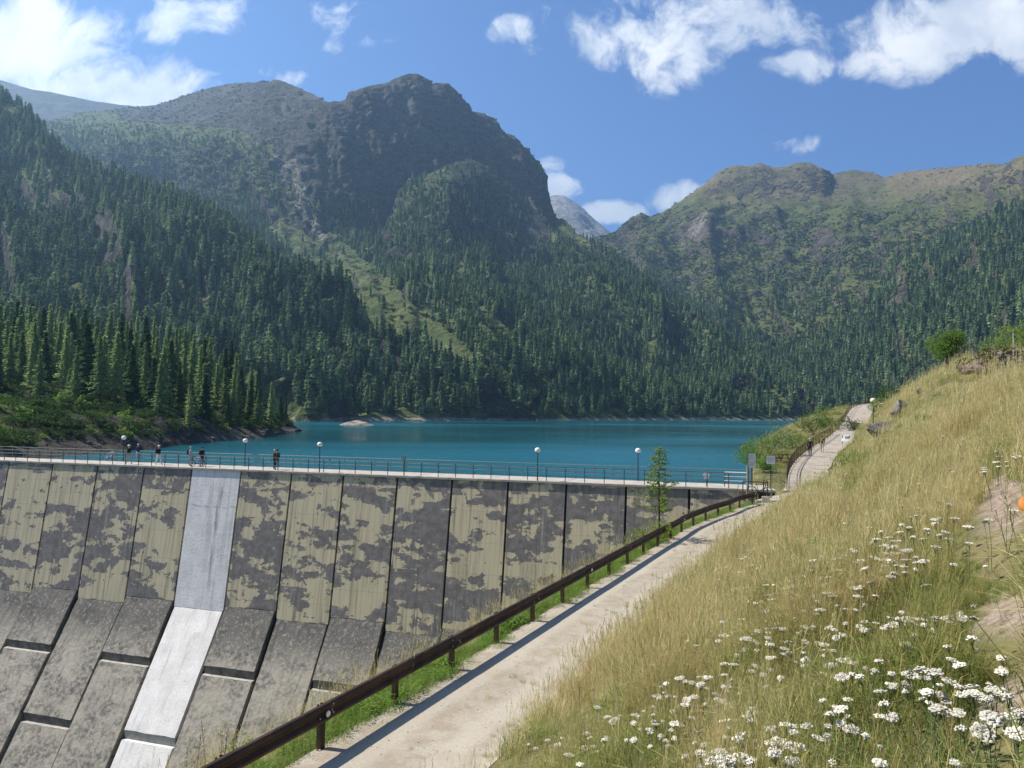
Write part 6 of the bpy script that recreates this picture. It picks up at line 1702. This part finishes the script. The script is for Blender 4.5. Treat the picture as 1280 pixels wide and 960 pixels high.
    scatter('path_tufts', np.stack([Q[:, 0], Q[:, 1], np.full(n, -.11)], 1), np.stack([0 * sc, 0 * sc, rng.uniform(0, 6.28, n)], 1), np.stack([sc, sc, sc], 1), rng.choice([0, 1, 2, 4], n), [bpy.data.objects.new('stray_kind', o.data) for o in mid], 'small stray grass tufts on the gravel path')
    # loose pebbles
    n = 9000; u = rng.random(n); L = resample(RAIL, .1); R = resample(EDGE, .1); f = rng.random(n) ** 1.4
    a = L[(f * (len(L) - 1)).astype(int)]; b = R[(f * (len(R) - 1)).astype(int)]; Q = a + (b - a) * (np.where(rng.random(n) < .5, u, u ** 3))[:, None]; s = .006 + .016 * rng.random(n) ** 4
    prs = []
    for i in range(4):
        o = rock('pebble', (0, 0, 0), (1.2, 1.0, .6), 220 + i, mat_gravel_stone, sub=1); COL.objects.unlink(o); prs.append(o)
    zz = np.interp(Q[:, 1], [0, 60], [-.108, -.108])
    scatter('pebbles', np.stack([Q[:, 0], Q[:, 1], zz], 1), np.stack([rng.normal(0, .3, n), rng.normal(0, .3, n), rng.uniform(0, 6.28, n)], 1), np.stack([s, s, s], 1), rng.integers(0, 4, n), prs, 'loose pebbles on the gravel path')
mat_gravel_stone = mat_mottled('gravel_stone', (0.46, 0.42, 0.36), (0.30, 0.265, 0.22), 3.0, .9, 0, .1, 0, 'obj', .5)
build_grass()

# ------------------------------------------------------------------ yarrow and tall weeds
PETAL = mat_mottled('white_yarrow_petals', (0.70, 0.67, 0.58), (0.50, 0.47, 0.37), 60.0, .8, 0, .1, 0, 'obj', .45)
YSTEM = mat_plain('green_yarrow_stem', (0.10, 0.14, 0.045), .8)
def yarrow_meshes(seed):
    rng = np.random.default_rng(seed); H = .42; V = []; F = []; R = .024 + .010 * (seed % 3)
    bm = bmesh.new(); tube(bm, [(0, 0, -.03), (.01, .005, H * .5), (0, 0, H - .05)], [.0028, .0024, .002], 5, False)
    ns = 8
    for k in range(ns):
        a = k * 2.4; r = R * math.sqrt((k + .5) / ns) * .85; tube(bm, [(0, 0, H - .05), (r * .6 * math.cos(a), r * .6 * math.sin(a), H - .02), (r * math.cos(a), r * math.sin(a), H)], .0011, 3, False)
    for k in range(9):                                    # feathery leaves
        z = H * (.08 + .085 * k); a = k * 2.4; L = .06 * (1 - k * .07)
        for m in range(5):
            f = (m + 1) / 5; c = Vector((math.cos(a) * L * f, math.sin(a) * L * f, z + .02 * f)); s = Vector((-math.sin(a), math.cos(a), .2)) * L * .25 * (1.1 - f)
            d = Vector((math.cos(a), math.sin(a), 0)) * .007; bm.faces.new([bm.verts.new(c - s), bm.verts.new(c - d), bm.verts.new(c + s), bm.verts.new(c + d)])
    st = bpy.data.meshes.new('stem'); bm.to_mesh(st); bm.free(); st.materials.append(YSTEM)
    i0 = 0; V.extend([np.array([R * .95 * (1 + .16 * rng.normal()) * math.cos(t), R * .95 * (1 + .16 * rng.normal()) * math.sin(t), H - .004]) for t in np.linspace(0, 2 * math.pi, 13)[:-1]] + [np.array([0, 0, H + .004])])
    for t in range(12): F.append([t, (t + 1) % 12, 12])
    n = 46
    for k in range(n):
        a = k * 2.39996; r = R * math.sqrt((k + .5) / n) * rng.uniform(.85, 1.12); c = np.array([r * math.cos(a), r * math.sin(a), H + .006 * (1 - (r / R) ** 2) + rng.normal(0, .0025)]); w = rng.uniform(.0062, .0088); i = len(V); tl = rng.normal(0, .3, 2)
        ring = [c + np.array([w * math.cos(t), w * math.sin(t), -.0022 + tl[0] * w * math.cos(t) + tl[1] * w * math.sin(t)]) for t in np.linspace(0, 2 * math.pi, 7)[:-1]]
        V.extend(ring + [c + np.array([0, 0, .0012])])
        for t in range(6): F.append([i + t, i + (t + 1) % 6, i + 6])
    return st, mesh_np('flower_head', V, F, PETAL)
def build_flowers():
    rng = np.random.default_rng(55); kinds = [yarrow_meshes(i) for i in range(5)]
    # photo clusters: (px, py, spread x, spread y, count)
    cl = [(935, 935, 52, 17, 34), (985, 915, 30, 9, 12), (905, 950, 30, 8, 16), (1165, 850, 60, 22, 34), (1195, 875, 40, 12, 13), (1130, 775, 55, 11, 42), (1075, 835, 25, 12, 9), (1060, 900, 60, 18, 9), (1255, 900, 26, 22, 8), (960, 800, 60, 28, 56), (880, 860, 60, 26, 44), (820, 900, 60, 22, 30), (930, 705, 45, 22, 36), (1000, 750, 60, 26, 40), (1100, 690, 60, 30, 26), (1250, 575, 24, 14, 14), (1160, 655, 60, 30, 16), (700, 935, 40, 14, 14), (1010, 820, 50, 20, 24)]
    T = []
    for cx, cy, sx, sy, n in cl:
        T.append(np.stack([rng.normal(cx, sx * .62, n), rng.normal(cy, sy * .62, n)], 1))
    T.append(np.stack([rng.uniform(700, 1280, 70), rng.uniform(660, 955, 70)], 1))
    T = np.vstack(T)
    D = np.arange(1.7, 40, .03); out = []
    for px, py in T:
        if py > 985 or px > 1330: continue
        d = ray(px, py); P = EYE + d * D[:, None]; h = rng.uniform(.34, .50); g_ = gfast(P[:, 0], P[:, 1]); b = np.where(P[:, 2] < g_ + h)[0]
        if len(b): out.append((P[b[0], 0], P[b[0], 1], g_[b[0]], h))
    out = np.array(out); de, _ = line_dist(out[:, 0], out[:, 1], [tuple(p) for p in EDGE]); out = out[de > .25]; out = out[np.argsort(out[:, 1])]
    lb = 'white yarrow plant with a flat flower head on the grass slope'
    for x, y, z, h in out[:280]:
        st, fh = kinds[rng.integers(5)]; t = empty('yarrow_plant', (x, y, z), rng.uniform(0, 6.28)); s = h / .42; w = rng.uniform(.5, 1.0); t.scale = (w, w, s); t.rotation_euler = (rng.normal(0, .22), rng.normal(0, .22), rng.uniform(0, 6.28))
        link('stem', st, t); link('flower_head', fh, t); tag(t, lb, 'flower', 'white yarrow on the grass slope')
    rest = out[280:]; extra = []
    for (px, py, sx, sy, n) in ((1130, 690, 90, 50, 90), (960, 700, 60, 40, 60), (1220, 560, 50, 30, 25)):
        for a, b in zip(rng.normal(px, sx, n), rng.normal(py, sy, n)):
            d = ray(a, b); P = EYE + d * D[:, None]; g_ = gfast(P[:, 0], P[:, 1]); k = np.where(P[:, 2] < g_ + .4)[0]
            if len(k) and P[k[0], 1] > 6: extra.append((P[k[0], 0], P[k[0], 1], g_[k[0]], .42))
    if extra: rest = np.vstack([rest, np.array(extra)])
    de, _ = line_dist(rest[:, 0], rest[:, 1], [tuple(p) for p in EDGE]); rest = rest[de > .3]; n = len(rest)
    pr = []
    for st, fh in kinds[:3]:
        bm = bmesh.new(); bm.from_mesh(st); k0 = len(bm.faces); bm.from_mesh(fh); bm.faces.ensure_lookup_table()
        for f in bm.faces[k0:]: f.material_index = 1
        me = bpy.data.meshes.new('yarrow'); bm.to_mesh(me); bm.free(); me.materials.append(YSTEM); me.materials.append(PETAL); pr.append(bpy.data.objects.new('yarrow_kind', me))
    s = rest[:, 3] / .42
    scatter('far_yarrow', rest[:, :3], np.stack([rng.normal(0, .1, n), rng.normal(0, .1, n), rng.uniform(0, 6.28, n)], 1), np.stack([s, s, s], 1), rng.integers(0, 3, n), pr, 'small white yarrow flowers farther up the slope')
    print('YARROW', len(out), n)
build_flowers()

def tall_weed(pos, h, seed, mat, label, group=None, lean=.15):
    rng = np.random.default_rng(seed); t = empty('tall_weed', tuple(pos), rng.uniform(0, 6.28)); tag(t, label, 'weed', group)
    bm = bmesh.new(); tube(bm, [(0, 0, -.1), (lean * h * .3, 0, h * .5), (lean * h, 0, h)], [.007, .0055, .003], 5); bm_obj('stalk', bm, mat, t)
    V = []; F = []
    for k in range(60):
        f = rng.uniform(.45, 1.0); c = np.array([lean * h * f * f, 0, h * f]) + rng.normal(0, .012 + .02 * (1 - f), 3); u = rng.normal(0, 1, 3); u /= np.linalg.norm(u); v = np.cross(u, rng.normal(0, 1, 3)); v /= np.linalg.norm(v) + 1e-9; w = rng.uniform(.008, .02); i = len(V)
        V.extend([c - u * w, c + v * w * .5, c + u * w, c - v * w * .5]); F.append([i, i + 1, i + 2, i + 3])
    link('seed_head', mesh_np('seed_head', V, F, mat), t)
STRAW = mat_plain('bleached_straw', (0.46, 0.38, 0.22), .9); WEEDG = mat_plain('yellow_green_weed', (0.22, 0.24, 0.06), .9); WEEDB = mat_plain('brown_dry_weed', (0.16, 0.11, 0.06), .9)
rl = [tuple(p) for p in RAIL]
def bank_point(px, py_base_depth, off):
    # point on the bank `off` metres behind the rail, seen at photo column px
    pl = resample(RAIL, .05); d = np.gradient(pl, axis=0); d /= np.linalg.norm(d, axis=1)[:, None]; q = pl - np.stack([d[:, 1], -d[:, 0]], 1) * off
    z = gfast(q[:, 0], q[:, 1]); P = np.stack([q[:, 0], q[:, 1], z], 1); f = P[:, 1] > 2; P = P[f]; a, _ = project(P); return P[np.argmin(np.abs(a - px))]
for k, (px, off, h, m, lb) in enumerate(((243, .5, .95, STRAW, 'tall bleached grass stalk leaning over the lower guardrail end'), (258, .7, 1.1, STRAW, 'second tall bleached grass stalk over the lower guardrail end'), (272, .35, .9, STRAW, 'bleached stalk crossing the guardrail beam near its lower end'), (279, .9, .75, WEEDB, 'dark dry weed stalk beside the bleached stalks'), (292, .6, .6, WEEDG, 'green weed between the stalks and the pinkish stone'),
                                  (230, .8, .8, STRAW, 'bleached grass stalk at the foot of the pale dam strip'), (512, -.05, .8, STRAW, 'thin bleached stalk rising in front of the guardrail beam'), (612, .8, .95, WEEDG, 'tall yellow green weed behind the guardrail on the bank'), (648, .8, 1.0, WEEDG, 'taller yellow green weed behind the guardrail, next post along'), (596, .9, .6, WEEDB, 'brown weed beside the yellow green weeds behind the guardrail'))):
    tall_weed(bank_point(px, 0, off), h, 400 + k, m, lb, None, .12)
for k, (px, off, r, m, lb) in enumerate(((795, 1.0, .5, L_WILLOW, 'grey green bush behind the guardrail below the young larch'), (770, 1.1, .55, L_WILLOW, 'loose grey green bush behind the guardrail toward the weeds'), (540, 1.2, .5, L_WILLOW, 'small grey green bush behind the guardrail above the dry grass'), (745, 1.0, .35, L_BROWN, 'brown tinged low bush behind the guardrail'), (312, 1.0, .3, L_GREEN, 'small green bush beside the pinkish stone'))):
    p = bank_point(px, 0, off); shrub(p, r, 960 + k, m, lb, n=420, leaf=.025)
for k, (px, r) in enumerate(((640, .22), (652, .2), (625, .18), (560, .2))):
    p = bank_point(px, 0, .25); shrub(p, r, 980 + k, L_GREEN, ('broad leaved green weed under the guardrail beside a post', 'pale flowering green weed clump under the guardrail', 'low green weed clump under the guardrail near the flowering one', 'green weed clump under the guardrail toward its lower end')[k], 'weed_clump', n=160, leaf=.04, cat='weed')

# ------------------------------------------------------------------ air
def build_haze():
    m, g = new_mat('mountain_air')
    v = g.node('ShaderNodeVolumePrincipled'); v.inputs['Color'].default_value = (0.40, 0.68, 1.0, 1); v.inputs['Density'].default_value = HAZE; v.inputs['Anisotropy'].default_value = 0.45
    g.l.new(v.outputs[0], g.out.inputs['Volume'])
    bm = bmesh.new(); bx(bm, (-5200, -90, -60), (4800, 6200, 1800)); o = bm_obj('haze', bm, m); tag(o, 'thin blue mountain haze', None, None, 'stuff')
HAZE = 0.00011
build_haze()
